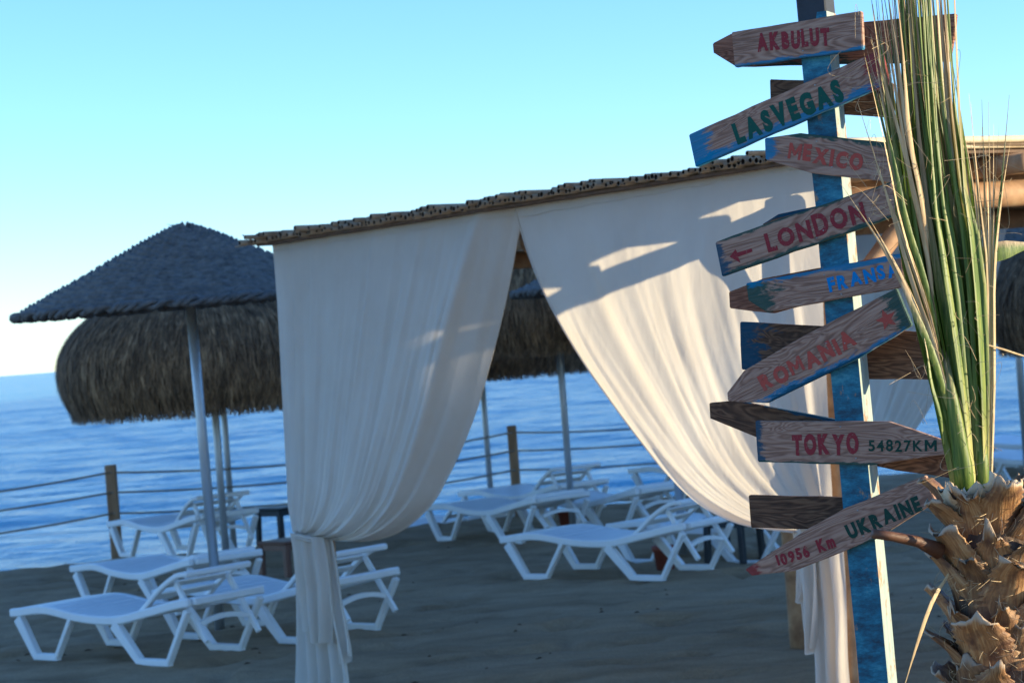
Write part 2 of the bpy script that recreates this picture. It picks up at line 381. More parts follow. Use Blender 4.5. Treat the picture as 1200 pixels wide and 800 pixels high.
# sea: one sheet, finely modelled waves near the shore
xs = axis([(-12000, -2000, 2500), (-2000, -200, 300), (-200, -30, 10), (-30, 40, 0.45), (40, 200, 10), (200, 2000, 300), (2000, 12000, 2500)])
ys = axis([(20, 60, 0.22), (60, 160, 0.7), (160, 300, 2.5), (300, 600, 8), (600, 3000, 120), (3000, 30000, 3000)])
def wave(x, y):
    k = 1.0 - sstep(120, 400, y) * 0.8
    h = 0.085 * noise.noise(Vector((x * 0.22, y * 0.46, 0))) + 0.05 * noise.noise(Vector((x * 0.6, y * 1.1, 3))) + 0.022 * noise.noise(Vector((x * 1.3, y * 2.3, 7)))
    h += 0.018 * math.sin(y * 1.15 + 0.9 * noise.noise(Vector((x * 0.1, y * 0.1, 9))) * 4)
    return h * k * sstep(20, 30, y + 3)
V = [(x, y, SEA_Z + wave(x, y)) for y in ys for x in xs]; nx = len(xs)
Fc = [(j * nx + i, j * nx + i + 1, (j + 1) * nx + i + 1, (j + 1) * nx + i) for j in range(len(ys) - 1) for i in range(nx - 1)]
tag(obj('sea', mesh('sea', V, Fc, M['sea'], True)), kind='structure')

# unseen headland added on the sun side to shade the beach, not the cabana
hx = [82 + 2.5 * i for i in range(33)]; hy = axis([(-14, 12, 0.8), (12, 300, 7)])
def shade_hill_h(x, y):
    k = sstep(-5.6, 2.4, y + 0.6 * noise.noise(Vector((x * 0.05, 0, 3)))) * (1 - sstep(230, 300, y))
    r_ = sstep(82, 103, x) * (1 - 0.4 * sstep(112, 160, x)) * (1 - sstep(135, 162, x))
    return -0.3 + k * r_ * (19.5 + 1.5 * noise.noise(Vector((x * 0.03, y * 0.03, 0))) + 0.5 * noise.noise(Vector((x * 0.15, y * 0.15, 2))))
V = [(x, y, shade_hill_h(x, y)) for y in hy for x in hx]; nx = len(hx)
Fc = [(j * nx + i, j * nx + i + 1, (j + 1) * nx + i + 1, (j + 1) * nx + i) for j in range(len(hy) - 1) for i in range(nx - 1)]
M['scrub'] = simple('shade_hill_scrub', [(0.3, (0.05, 0.06, 0.025)), (0.55, (0.11, 0.10, 0.05)), (0.75, (0.22, 0.18, 0.11))], (1, 1, 1), 0.2, 0.95, 0.6, 0.5)
tag(obj('hill', mesh('hill', V, Fc, M['scrub'], True)), kind='structure')

# ================================================================== ROPE FENCE
fence = empty('rope_fence', gp(132, 657) + Vector((0, 0.3, 0)))
tag(fence, 'low fence of square wooden posts with three slack ropes along the waterline', 'fence')
fp = gp(132, 657) + Vector((0, 0.3, 0)); fp2 = at(604, 560, 27.2); step = (fp2 - fp); step.z = 0
fpos = [fp + step * k for k in (-1, 0, 1, 2)]
for p in fpos:
    b = MB().box((p.x, p.y, 0.28), (0.115, 0.115, 1.5)); b.bevelled(0.008); b.build('post', M['fence_post'], fence)
for z in (0.95, 0.73, 0.50):
    for i in range(3):
        a, c = fpos[i], fpos[i + 1]; pts = []
        for k in range(17):
            t = k / 16; q = a.lerp(c, t); pts.append((q.x, q.y - 0.06, z - 0.13 * 4 * t * (1 - t) * (0.7 + 0.3 * ((i * 3 + z * 7) % 1))))
        MB().tube(pts, 0.012, 6).build('rope', M['rope'], fence, True)

# ================================================================== SUN LOUNGERS
def make_lounger(raised):
    root = empty('sun_lounger', (0, 0, 0))
    WL = 0.75
    def rail_z(s):
        P = [Vector((0.0, 0.345)), Vector((0.5, 0.375)), Vector((0.95, 0.325)), Vector((1.35, 0.315)), Vector((1.7, 0.385)), Vector((1.98, 0.455))]
        return cat_rom(P, s / 1.98).y if True else 0
    prof = [(1.98 * i / 22, rail_z(1.98 * i / 22)) for i in range(23)]
    for y in (0.03, WL - 0.03):
        b = MB().sweep_xz(prof, y, 0.05, 0.062); b.bevelled(0.010); b.local('side_rail', M['plastic'], root)
    for x, z in ((0.02, prof[0][1]), (1.985, prof[-1][1] + 0.002)):
        b = MB().box((x, WL / 2, z), (0.062, WL - 0.112, 0.055)); b.bevelled(0.010); b.local('end_bar', M['plastic'], root)
    # four trapezoid leg loops
    for y in (0.032, WL - 0.032):
        for pts in (((0.085, 0.31), (0.27, 0.03), (0.50, 0.03), (0.70, 0.325)), ((1.17, 0.29), (1.42, 0.03), (1.72, 0.03), (1.955, 0.40))):
            b = MB()
            b.sweep_xz([pts[0], pts[1]], y, 0.058, [0.085, 0.06]); b.sweep_xz([(pts[1][0] - 0.025, 0.03), (pts[2][0] + 0.015, 0.03)], y, 0.0585, 0.05)
            b.sweep_xz([pts[2], pts[3]], y, 0.0575, [0.035, 0.04]); b.bevelled(0.007)
            b.local('leg', M['plastic'], root)
    # seat slats
    slat = MB().box((0, 0, 0), (0.083, WL - 0.10, 0.018)); slat.bevelled(0.006); sme = mesh('seat_slat', slat.V, slat.F, M['plastic'])
    ns = 13; s1 = 1.27 if raised else 1.27
    for i in range(ns):
        s = 0.10 + (s1 - 0.10) * i / (ns - 1); o = obj('seat_slat', sme, root, (s, WL / 2, rail_z(s) + 0.018))
        o.rotation_euler.y = -math.atan((rail_z(s + 0.02) - rail_z(s - 0.02)) / 0.04)
    # back panel
    if raised: P = [Vector((1.33, 0.325)), Vector((1.45, 0.40)), Vector((1.62, 0.53)), Vector((1.80, 0.625)), Vector((1.90, 0.64))]
    else: P = [Vector((1.33, 0.33)), Vector((1.45, 0.355)), Vector((1.62, 0.40)), Vector((1.80, 0.455)), Vector((1.93, 0.49))]
    pr = [tuple(cat_rom(P, i / 12)) for i in range(13)]
    for y in (0.085, WL - 0.085):
        b = MB().sweep_xz(pr, y, 0.045, 0.035); b.bevelled(0.008); b.local('backrest_side', M['plastic'], root)
    sl2 = MB().box((0, 0, 0), (0.075, WL - 0.22, 0.016)); sl2.bevelled(0.005); sm2 = mesh('backrest_slat', sl2.V, sl2.F, M['plastic'])
    for i in range(6):
        t = 0.06 + 0.86 * i / 5; p = cat_rom(P, t); q = cat_rom(P, min(t + 0.03, 1)); r_ = cat_rom(P, t - 0.03)
        o = obj('backrest_slat', sm2, root, (p.x, WL / 2, p.y)); o.rotation_euler.y = -math.atan2(q.y - r_.y, q.x - r_.x)
    e = P[-1]; b = MB().box((e.x + 0.005, WL / 2, e.y), (0.05, WL - 0.125, 0.045)); b.bevelled(0.012); b.local('headrest_bar', M['plastic'], root)
    # hinged prop frame hanging from the back panel
    tp = (1.74, 0.57) if raised else (1.72, 0.42)
    lo = (2.02, 0.17)
    for y in (0.13, WL - 0.13):
        b = MB().sweep_xz([tp, lo], y, 0.035, 0.04); b.bevelled(0.006); b.local('prop_strut', M['plastic'], root)
    arc = []
    for k in range(9):
        t = k / 8; y = 0.1475 + (WL - 0.295) * t
        arc.append((1.935, y, 0.285 + 0.035 * 4 * t * (1 - t)))
    b = MB()
    for k in range(8): b.bar(arc[k], arc[k + 1], 0.03, 0.034)
    b.local('prop_crossbar', M['plastic'], root)
    return root
GR_L = 'white loungers on the sand'
PROT = {True: make_lounger(True), False: make_lounger(False)}
used = set()
def lounger(u, v, deg, raised, label):
    g = gp(u, v); a = R(deg)
    o = PROT[raised] if raised not in used else copy_tree(PROT[raised]); used.add(raised)
    off = Matrix.Rotation(a, 3, 'Z') @ Vector((0.385, 0.03, 0)); o.location = (g.x - off.x, g.y - off.y, sand_h(g.x, g.y) - 0.004)
    o.rotation_euler = (0, 0, a); tag(o, label, 'sun lounger', GR_L); return o
lounger(56, 773, -40, True, 'white plastic sun lounger at the lower left, nearest the camera, head towards the tied curtain')
lounger(222, 747, -41, True, 'white plastic sun lounger half hidden by the tied tail of the left white curtain')
lounger(113, 712, -49, False, 'flat white sun lounger behind the grey steel parasol pole at left')
lounger(150, 661, -53, True, 'white sun lounger at the water edge in front of the left fence post')
lounger(630, 680, -40, True, 'white plastic sun lounger nearest the camera in the gap between the curtains')
lounger(523, 634, -53, False, 'flat white sun lounger whose foot end lies beside the left curtain edge')
lounger(457, 612, -55, True, 'white sun lounger with raised back left of the second fence post')
lounger(562, 610, -55, True, 'white sun lounger with raised back right of the second fence post, behind a pole')
lounger(631, 624, -50, False, 'flat white sun lounger in the middle of the group between the curtains')
lounger(766, 590, -50, False, 'farthest white sun lounger, its foot end seen against the sea by the right curtain')
lounger(752, 655, -42, True, 'white sun lounger directly behind the nearest one, its head under the right curtain')
lounger(1150, 575, -48, True, 'blurred white sun lounger beside the palm at the right edge, nearest of three there')
lounger(1142, 558, -48, False, 'blurred white sun lounger beyond the palm at the right edge, middle of three there')
lounger(1150, 544, -48, True, 'blurred white sun lounger beyond the palm at the right edge, farthest of three there')

# ================================================================== TABLES, POTS
def table(u, v, rz, mat, s, h, label):
    g = gp(u, v); r_ = empty('side_table', (g.x, g.y, sand_h(g.x, g.y)), rz)
    b = MB().box((0, 0, h - 0.015), (s, s, 0.03)); b.bevelled(0.01); b.local('table_top', mat, r_)
    b = MB()
    for q in range(4):
        c = Matrix.Rotation(q * math.pi / 2, 3, 'Z') @ Vector((s / 2 - 0.03, 0, h - 0.06)); b.box(c, (0.02, s - 0.09, 0.058), Matrix.Rotation(q * math.pi / 2, 3, 'Z'))
    b.local('apron', mat, r_)
    for sx in (-1, 1):
        for sy in (-1, 1):
            x = sx * (s / 2 - 0.035); y = sy * (s / 2 - 0.035)
            b = MB().bar((x, y, h - 0.032), (x * 1.06, y * 1.06, 0), 0.055, 0.055, (0, 1, 0)); b.bevelled(0.008); b.local('leg', mat, r_)
    tag(r_, label, 'side table', 'small plastic side tables'); return r_
table(338, 673, R(-40), M['brown_plastic'], 0.40, 0.40, 'brown plastic side table left of the tied curtain')
table(331, 641, R(-40), M['dark_plastic'], 0.40, 0.42, 'black plastic side table behind the brown one, against the sea')
table(862, 656, R(-35), M['dark_plastic'], 0.40, 0.40, 'dark plastic side table under the right curtain edge, behind the lounger head')
def pot(u, v, r_, h, label):
    g = gp(u, v); e = empty('plant_pot', (g.x, g.y, sand_h(g.x, g.y) - 0.005))
    MB().lathe([(0.0, 0.0), (r_ * 0.72, 0.0), (r_ * 0.93, h * 0.80), (r_ * 0.935, h * 0.80), (r_ * 1.02, h * 0.80), (r_ * 1.05, h), (r_ * 0.93, h), (r_ * 0.88, h * 0.82), (r_ * 0.85, h * 0.78)], 24).local('pot_body', M['terracotta'], e, True)
    MB().lathe([(r_ * 0.865, h * 0.84), (0.0, h * 0.86)], 16).local('sand_fill', M['soil'], e, True)
    tag(e, label, 'pot', 'terracotta pots between the loungers')
pot(780, 664, 0.105, 0.215, 'terracotta pot standing behind the nearest lounger in the curtain gap')
pot(665, 620, 0.095, 0.20, 'small terracotta pot under the flat lounger beside the grey pole')
pot(578, 601, 0.15, 0.16, 'low brown pot in the shade under the raised lounger by the second fence post')

# ================================================================== PARASOLS
def wicker_mesh():
    b = MB(); ribs = 40; sub = 5; rings = 40; rs = 3
    V = []; Fc = []; n = ribs * sub; m_ = rings * rs + 1
    for j in range(m_):
        t = j / (m_ - 1); rr = 0.03 + 1.33 * t
        z = 0.625 * (1 - math.sqrt(t * t + 0.0012))
        row = j // rs; inrow = (j % rs) / rs
        for k in range(n):
            a = 2 * math.pi * k / n; c = k / sub
            wv = math.cos(math.pi * c + math.pi * (row % 2) + 0.8 * noise.noise(Vector((math.cos(a) * 4, math.sin(a) * 4, row * 0.37)))) * (0.012 + 0.008 * noise.noise(Vector((math.cos(a) * 7, math.sin(a) * 7, row * 0.6)))) * min(1, t * 3 + .2)
            gap = -0.013 if j % rs == 0 else 0.004 * math.sin(math.pi * inrow)
            dr = 0.008 * noise.noise(Vector((math.cos(a) * 3, math.sin(a) * 3, row * 0.9)))
            V.append(((rr + dr) * math.cos(a), (rr + dr) * math.sin(a), z + wv + gap + 0.03 * noise.noise(Vector((math.cos(a) * 2, math.sin(a) * 2, t * 3))) * min(1, 1.2 - t)))
    for j in range(m_ - 1):
        for k in range(n): Fc.append((j * n + k, (j + 1) * n + k, (j + 1) * n + (k + 1) % n, j * n + (k + 1) % n))
    # inner skin
    o_ = len(V)
    for j in range(9):
        t = j / 8; rr = 0.03 + 1.33 * t
        for k in range(48): a = 2 * math.pi * k / 48; V.append((rr * math.cos(a), rr * math.sin(a), 0.625 * (1 - math.sqrt(t * t + 0.0012)) - 0.03))
    for j in range(8):
        for k in range(48): Fc.append((o_ + j * 48 + k, o_ + j * 48 + (k + 1) % 48, o_ + (j + 1) * 48 + (k + 1) % 48, o_ + (j + 1) * 48 + k))
    return mesh('canopy', V, Fc, M['wicker'], False)
WK = wicker_mesh()
def rim_mesh():
    b = MB()
    for ph in range(3):
        pts = []
        for k in range(241):
            a = 2 * math.pi * k / 240; q = a * 36 + ph * 2 * math.pi / 3
            q += 2.5 * noise.noise(Vector((math.cos(a) * 6, math.sin(a) * 6, ph * 3))) * (1 - abs(math.cos(a / 2)) ** 8); am = 0.022 + 0.010 * noise.noise(Vector((math.cos(a) * 9, math.sin(a) * 9, ph)))
            rr = 1.365 + am * math.cos(q); pts.append((rr * math.cos(a), rr * math.sin(a), -0.022 + am * math.sin(q)))
        b.tube(pts, 0.021, 5)
    return mesh('rim_braid', b.V, b.F, M['wicker'], True)
RIMM = rim_mesh()
def stray_mesh(seed):
    r2 = random.Random(seed); b = MB()
    for i in range(70):
        a = r2.uniform(0, 6.28); rr = r2.choice((1.37, 1.37, r2.uniform(0.0, 1.3)))
        z = 0.0 if rr > 1.36 else 0.625 * (1 - math.sqrt(max(0, (rr - 0.03) / 1.33) ** 2 + 0.0012))
        p = Vector((rr * math.cos(a), rr * math.sin(a), z)); d = Vector((math.cos(a) + r2.gauss(0, .8), math.sin(a) + r2.gauss(0, .8), r2.uniform(-0.6, 0.7))).normalized()
        L = r2.uniform(0.03, 0.09); b.tube([p, p + d * L * .5, p + d * L + Vector((0, 0, -0.01))], [0.003, 0.0025, 0.001], 4)
    return mesh('stray_twigs', b.V, b.F, M['wicker'])
STR = stray_mesh(4)
def wicker_parasol(loc, rz, lean, label, pole_mat='steel', rimz=2.50):
    r_ = empty('wicker_parasol', loc, 0); r_.rotation_euler = (lean[0], lean[1], rz)
    c = obj('canopy', WK, r_, (0, 0, rimz)); obj('rim_braid', RIMM, c); tag(obj('stray_twigs', STR, c), kind='stuff')
    MB().tube([(0, 0, -0.1), (0, 0, rimz + 0.58)], 0.04, 16).local('pole', M[pole_mat], r_, True)
    MB().lathe([(0.041, rimz + 0.40), (0.09, rimz + 0.40), (0.09, rimz + 0.48), (0.041, rimz + 0.48)], 16).local('hub', M['dark_wood'], r_)
    for k in range(8):
        a = 2 * math.pi * k / 8
        MB().bar((0.08 * math.cos(a), 0.08 * math.sin(a), rimz + 0.55), (1.31 * math.cos(a), 1.31 * math.sin(a), rimz - 0.02), 0.035, 0.03).local('rib', M['dark_wood'], r_)
    tag(r_, label, 'parasol', 'grey wicker parasols'); return r_
def thatch_prof(t):
    P = [Vector((0.02, 2.98)), Vector((0.45, 2.84)), Vector((0.95, 2.60)), Vector((1.28, 2.38)), Vector((1.45, 2.14)), Vector((1.475, 1.92)), Vector((1.44, 1.72)), Vector((1.34, 1.56))]
    return cat_rom(P, t)
def thatch_mesh():
    r2 = random.Random(11); V = []; Fc = []
    for i in range(15000):
        t0 = r2.random() ** 0.75; L = r2.uniform(0.16, 0.36); a = r2.uniform(0, 2 * math.pi); sk = r2.gauss(0, 0.045); w_ = r2.uniform(0.004, 0.009)
        lift = r2.uniform(0, 0.045)
        if t0 + L > 1.03: L = 1.03 - t0 + r2.uniform(0, 0.05)
        base = len(V)
        for s in (0, 0.5, 1):
            t = t0 + L * s; p = thatch_prof(min(t, 1)); ex = max(0, t - 1) * 1.1
            rr = p.x + lift * s + 0.01; z = p.y - ex + (0.012 if t < .5 else 0); aa = a + sk * s + 0.07 * s * noise.noise(Vector((math.cos(a) * 9, math.sin(a) * 9, t0 * 2)))
            ww = w_ * (1 - 0.6 * s)
            for sg in (-1, 1):
                V.append((rr * math.cos(aa) - sg * ww * math.sin(aa), rr * math.sin(aa) + sg * ww * math.cos(aa), z))
        Fc += [(base, base + 1, base + 3, base + 2), (base + 2, base + 3, base + 5, base + 4)]
    return mesh('thatch_straws', V, Fc, M['thatch'])
TH = thatch_mesh()
_cm = MB()
_cm.lathe([tuple(thatch_prof(i / 14)) for i in range(14)] + [(1.29, 1.58), (1.16, 1.68), (1.05, 2.2), (0.6, 2.65), (0.0, 2.85)], 48)
THC = mesh('thatch_body', _cm.V, _cm.F, M['thatch'], True)
def thatch_parasol(loc, rz, label, dz=0.0, sc=1.0, pole='steel'):
    r_ = empty('thatched_parasol', loc, rz)
    b = obj('thatch_body', THC, r_, (0, 0, dz)); b.scale = (sc, sc, 1); tag(obj('thatch_straws', TH, b), kind='stuff')
    MB().tube([(0, 0, -0.5), (0, 0, 2.85 + dz)], 0.036, 12).local('pole', M[pole], r_, True)
    for k in range(6):
        a = 2 * math.pi * k / 6; MB().bar((0.03 * math.cos(a), 0.03 * math.sin(a), 2.72 + dz), (1.2 * math.cos(a), 1.2 * math.sin(a), 2.1 + dz), 0.035, 0.03).local('rib', M['dark_wood'], r_)
    tag(r_, label, 'parasol', 'straw thatched parasols'); return r_
def base_at(u, v, y):          # ground point below a pixel seen at distance y
    p = at(u, v, y); return Vector((p.x, p.y, min(0.0, sand_h(p.x, p.y))))
wicker_parasol(base_at(238, 480, 17.9), 0.3, (R(0.6), R(-0.9), 0), 'large grey wicker parasol on a steel pole at left against the sky', rimz=2.60)
thatch_parasol(base_at(258, 560, 22.2), 0.2, 'big straw thatched parasol behind the grey wicker one at left', 0.15)
thatch_parasol(base_at(268, 560, 25.6), 1.2, 'straw thatched parasol hidden behind the big left one, only its pole clear', 0.32)
thatch_parasol(base_at(661, 480, 23.6), 0.7, 'straw thatched parasol seen through the gap between the curtains', 0.40)
thatch_parasol(base_at(569, 500, 27.2), 1.9, 'straw thatched parasol mostly behind the left curtain, pole near the second fence post', 0.50)
wicker_parasol(base_at(795, 570, 20.7), 1.3, (0, 0, 0), 'grey wicker parasol mostly hidden by the right curtain, its rim tip showing in the gap')
thatch_parasol(base_at(1345, 400, 21.5), 0.4, 'straw thatched parasol cut by the right edge of the picture', 0.06)
wicker_parasol(base_at(1195, 430, 24.5), 0.9, (0, 0, 0), 'distant grey wicker parasol beyond the palm at the right edge')

# ================================================================== CABANA
ZT = 2.78
A0 = gp(332, 285, ZT); B0 = gp(962, 188, ZT); A0.z = 0; B0.z = 0
LF = (A0 - B0).length; e1 = (A0 - B0) / LF; e2 = Vector((-e1.y, e1.x, 0))
if e2.y < 0: e2 = -e2
en = -e2                                   # outward normal of the front face
LS = 4.7
def cp(a, s, z): return B0 + e1 * a + e2 * s + Vector((0, 0, z))
cab = empty('beach_cabana', cp(LF / 2, LS / 2, 0))
tag(cab, 'open log cabana with a flat reed roof hung with white curtains', 'cabana')
def log(p, q, r_, name, mat='log', n=14, wob=0.25, seed=0, sub=10):
    p = Vector(p); q = Vector(q); pts = []; rad = []
    for k in range(sub + 1):
        t = k / sub; w_ = noise.noise(Vector((seed * 7.3, t * 3.5, 1.1))) * r_ * wob
        v_ = noise.noise(Vector((seed * 3.9, t * 3.5, 6.1))) * r_ * wob
        d = (q - p).normalized(); x = d.orthogonal().normalized(); y = d.cross(x)
        pts.append(p.lerp(q, t) + x * w_ + y * v_); rad.append(r_ * (1 + 0.13 * noise.noise(Vector((seed, t * 6, 2)))))
    return MB().tube(pts, rad, n).build(name, M[mat], cab, True)
PI_ = 0.10
for i, (a, s) in enumerate(((0.09, 0.07), (LF - 0.06, PI_), (0.0, LS), (LF, LS), (3.28, 2.71))):
    log(cp(a, s, -0.1), cp(a, s, 2.66), 0.062, 'post', seed=i + 1)
# side beams (along e2) at z 2.61, rafters (along e1) above them
for i, a in enumerate((0.0, LF / 2, LF)):
    log(cp(a, 0.10 if a else 0.06, 2.600), cp(a, LS + 0.2, 2.605), 0.062, 'side_beam', seed=20 + i, sub=16)
rs_ = [PI_ - 0.03] + [0.95 + 0.93 * k for k in range(5)]
for i, s in enumerate(rs_):
    log(cp(-0.30 - 0.07 * (i % 2), s, 2.715), cp(LF + (0.07 if i == 0 else 0.22), s, 2.72), 0.050, 'rafter', seed=40 + i, sub=16)
log(cp(0.07, 0.12, 2.12), cp(0.02, 0.62, 2.57), 0.045, 'brace', seed=60)
log(cp(LF - 0.4, LS, 1.95), cp(LF - 1.1, LS, 2.6), 0.04, 'brace', seed=62)
b = MB(); bm_ = Matrix((e1, e2, Vector((0, 0, 1)))).transposed()
b.box(cp(LF / 2 - 0.06, LS / 2, 2.782), (LF + 0.36, LS + 0.24, 0.014), bm_); b.build('roof_deck', M['dark_wood'], cab)
log(cp(-0.27, -0.20, 2.835), cp(-0.265, LS + 0.2, 2.84), 0.017, 'edge_lath', 'lath', 10, 0.3, 70, 24)
log(cp(-0.245, -0.10, 2.808), cp(-0.245, LS + 0.2, 2.806), 0.014, 'edge_lath', 'lath', 10, 0.5, 71, 24)
# reeds, laid along e2, hollow ends at the front edge
def reed_mesh(r_, L, seed):
    r2 = random.Random(seed); n = 8; V = []; Fc = []
    bend = r2.uniform(-0.03, 0.03)
    for i, (y, k) in enumerate(((0.02, 0.82), (0.0, 0.82), (0.0, 1.0), (0.45 * L, 1.0), (L, 0.9))):
        for j in range(n):
            t = 2 * math.pi * j / n; V.append((r_ * k * math.cos(t) + bend * (y / L) * (1 - y / L) * 4, y, r_ * k * math.sin(t)))
    for i in range(4):
        for j in range(n): Fc.append((i * n + j, i * n + (j + 1) % n, (i + 1) * n + (j + 1) % n, (i + 1) * n + j))
    Fc.append(tuple(range(n - 1, -1, -1)))
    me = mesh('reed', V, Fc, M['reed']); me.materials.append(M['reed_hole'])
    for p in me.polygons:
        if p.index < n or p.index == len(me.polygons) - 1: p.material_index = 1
        else: p.use_smooth = True
    return me
RM = [reed_mesh(rnd.uniform(0.0105, 0.017), LS + rnd.uniform(0.2, 0.35), k) for k in range(14)]
ang = math.atan2(e2.y, e2.x) - math.pi / 2
loc0 = cab.location
def reed(a, s, z, k, yaw=0.0, tilt=0.0):
    o = obj('reed', RM[k], cab, cp(a, s, z) - loc0); o.rotation_euler = (tilt, rnd.uniform(0, 6.28) * 0, ang + yaw); return o
a = -0.24; nr = 0
while a < LF + 0.13 and nr < 215:
    reed(a, -0.17 + rnd.gauss(0, 0.014), 2.803 + rnd.uniform(-0.002, 0.012), rnd.randrange(14), rnd.gauss(0, 0.004)); a += rnd.uniform(0.028, 0.045); nr += 1
a = -0.22; n2 = 0
while a < LF + 0.1 and n2 < 82:
    k = rnd.randrange(14)
    if noise.noise(Vector((a * 2.1, 3.3, 0))) > -0.05: reed(a, -0.17 + rnd.gauss(0, 0.045), 2.824 + rnd.uniform(0, 0.012), k, rnd.gauss(0, 0.010), rnd.uniform(-0.001, 0.003)); n2 += 1
    a += rnd.uniform(0.022, 0.07)
# a few loose reeds and twigs sticking out at the far left corner
for k, (a_, s_, z_, yaw) in enumerate(((LF + 0.15, -0.22, 2.80, 0.0), (LF + 0.19, -0.2, 2.81, 0.008))):
    reed(a_, s_, z_, k, yaw)
b = MB()
for k in range(7):
    p = cp(LF + 0.02 + rnd.uniform(0, 0.15), -0.17, 2.79 + rnd.uniform(-0.01, 0.05)); b.tube([p, p + e1 * rnd.uniform(0.05, 0.2) + Vector((0, 0, rnd.uniform(-0.06, 0.05)))], 0.004, 5)
tag(b.build('loose_twigs', M['reed'], cab), kind='stuff')

# ------------------------------------------------------------------ curtains
P0 = cp(0, 0, 0)
def face_uv(pl, P, n, ax):
    out = []
    for u, v in pl:
        q = onplane(u, v, P, n); out.append(Vector(((q - P).dot(ax), q.z)))
    return out
def sheet(Lp, Rp, disp, nt_, nr_, P, ax, nrm, tp=lambda t, r_: t):
    V = []; Fc = []
    for j in range(nr_ + 1):
        r_ = j / nr_; a = cat_rom(Lp, r_); c = cat_rom(Rp, r_)
        for i in range(nt_ + 1):
            t = i / nt_; q = a.lerp(c, tp(t, r_)); d, dz = disp(t, r_)
            V.append(P + ax * q.x + Vector((0, 0, q.y + dz)) + nrm * d)
    for j in range(nr_):
        for i in range(nt_): k = j * (nt_ + 1) + i; Fc.append((k, k + 1, k + nt_ + 2, k + nt_ + 1))
    b = MB(); b.add(V, Fc); return b
def folds(t, r_, seed, n1, amp):
    f = 1.5 * noise.noise(Vector((t * n1, r_ * 0.9, seed))) + 0.8 * noise.noise(Vector((t * n1 * 2.4, r_ * 1.1, seed + 4))) + 0.35 * noise.noise(Vector((t * n1 * 5.5, r_ * 1.6, seed + 8)))
    f += 0.5 * (1 - abs(noise.noise(Vector((t * n1 * 1.7 + 0.4 * r_, r_ * 0.7, seed + 12))))) ** 7 + 0.25 * (1 - abs(noise.noise(Vector((t * n1 * 3.1 - 0.8 * r_, r_ * 1.2, seed + 15))))) ** 8
    return amp * f
# left curtain: hangs from the front rafter, tied to the left post
cl = empty('curtain', cp(LF - 0.03, 0, 0)); tag(cl, 'white cotton curtain tied to the left cabana post', 'curtain', 'curtains of the cabana')
Ls = face_uv([(328, 285), (334, 370), (338, 460), (342, 540), (346, 590), (352, 622)], P0, en, e1)
Rs = face_uv([(618, 240), (602, 290), (586, 345), (567, 410), (544, 485), (517, 552), (493, 594), (458, 624), (422, 634), (388, 629)], P0, en, e1)
def d_left(t, r_):
    k = sstep(0.0, 0.35, r_); low = sstep(0.55, 0.95, r_)
    d = folds(t, r_, 1.0, 6.5, 0.014 + 0.018 * k)
    d += low * 0.024 * math.sin(2 * math.pi * 7.5 * t + 3 * noise.noise(Vector((t * 3, r_ * 2, 1)))) * sstep(0.15, 0.7, t)
    d += 0.055 * math.sin(math.pi * t) * math.sin(math.pi * min(1, r_ * 1.02)) ** 1.2
    sh = math.sin(math.pi * min(1, 0.03 + r_ * 0.95)) ** 0.7
    d += 0.035 * math.exp(-((t - 0.865) / 0.022) ** 2) * sh
    d -= 0.10 * max(0, t - 0.875) / 0.125 * sh
    dz = -0.006 * abs(math.sin(t * math.pi * 7)) * (1 - k)
    return 0.045 + d, dz
def hem(b, nt_, nr_, col, root):
    w_ = nt_ + 1
    MB().tube([b.V[j * w_ + col] + en * 0.002 for j in range(nr_ + 1)], 0.0045, 6).build('hem', M['cloth'], root, True)
    MB().tube([b.V[4 * w_ + i] + en * 0.0015 for i in range(nt_ + 1)], 0.0022, 5).build('seam', M['cloth'], root, True)
dl = sheet(Ls, Rs, d_left, 150, 130, P0, e1, en, lambda t, r_: t ** (1 - 0.12 * r_)); hem(dl, 150, 130, 150, cl); dl.build('drape', M['cloth'], cl, True)
def tail(Lpx, Rpx, seed, n1, amp, off, hem=0.0, nm='tail', root=cl, flare=0.5):
    Lp = face_uv(Lpx, P0, en, e1); Rp = face_uv(Rpx, P0, en, e1)
    def d(t, r_):
        a = amp * (0.45 + flare * r_); ph = 2 * math.pi * n1 * (t + 0.04 * noise.noise(Vector((r_ * 2, seed, 0)))) + seed
        x = math.sin(ph); x = math.copysign(abs(x) ** 0.7, x)
        return off + a * x + a * 0.4 * noise.noise(Vector((t * 8, r_ * 3, seed))), hem * (t - 0.5) * r_ + 0.02 * math.sin(ph * 0.5) * r_
    return sheet(Lp, Rp, d, 90, 50, P0, e1, en).build(nm, M['cloth'], root, True)
tail([(353, 619), (355, 650), (357, 720), (357, 790), (358, 818)], [(391, 628), (394, 660), (402, 720), (413, 775), (419, 822)], 1.3, 4.2, 0.045, 0.035)
tail([(356, 622), (362, 660), (368, 705), (374, 745)], [(392, 628), (397, 665), (401, 710), (401, 752)], 2.1, 2.6, 0.035, 0.085, -0.05, 'tail_flap')
tail([(378, 625), (386, 660), (392, 720), (400, 776)], [(394, 628), (402, 672), (411, 730), (418, 768)], 4.1, 1.7, 0.03, 0.02, 0.02, 'tail_flap')
def tie(u, v, rx, root):
    q = onplane(u, v, P0, en); pts = []
    for k in range(25):
        t = 2 * math.pi * k / 24; pts.append(q + e1 * rx * math.cos(t) + en * (0.05 + 0.062 * math.sin(t)) + Vector((0, 0, 0.012 * math.cos(t) + 0.004 * math.sin(5 * t))))
    MB().tube(pts, 0.011, 6, False).build('tie_band', M['cloth'], root, True)
    pts = [p + Vector((0, 0, -0.016)) for p in pts]; MB().tube(pts, 0.009, 6, False).build('tie_band', M['cloth'], root, True)
tie(371, 626, 0.135, cl)
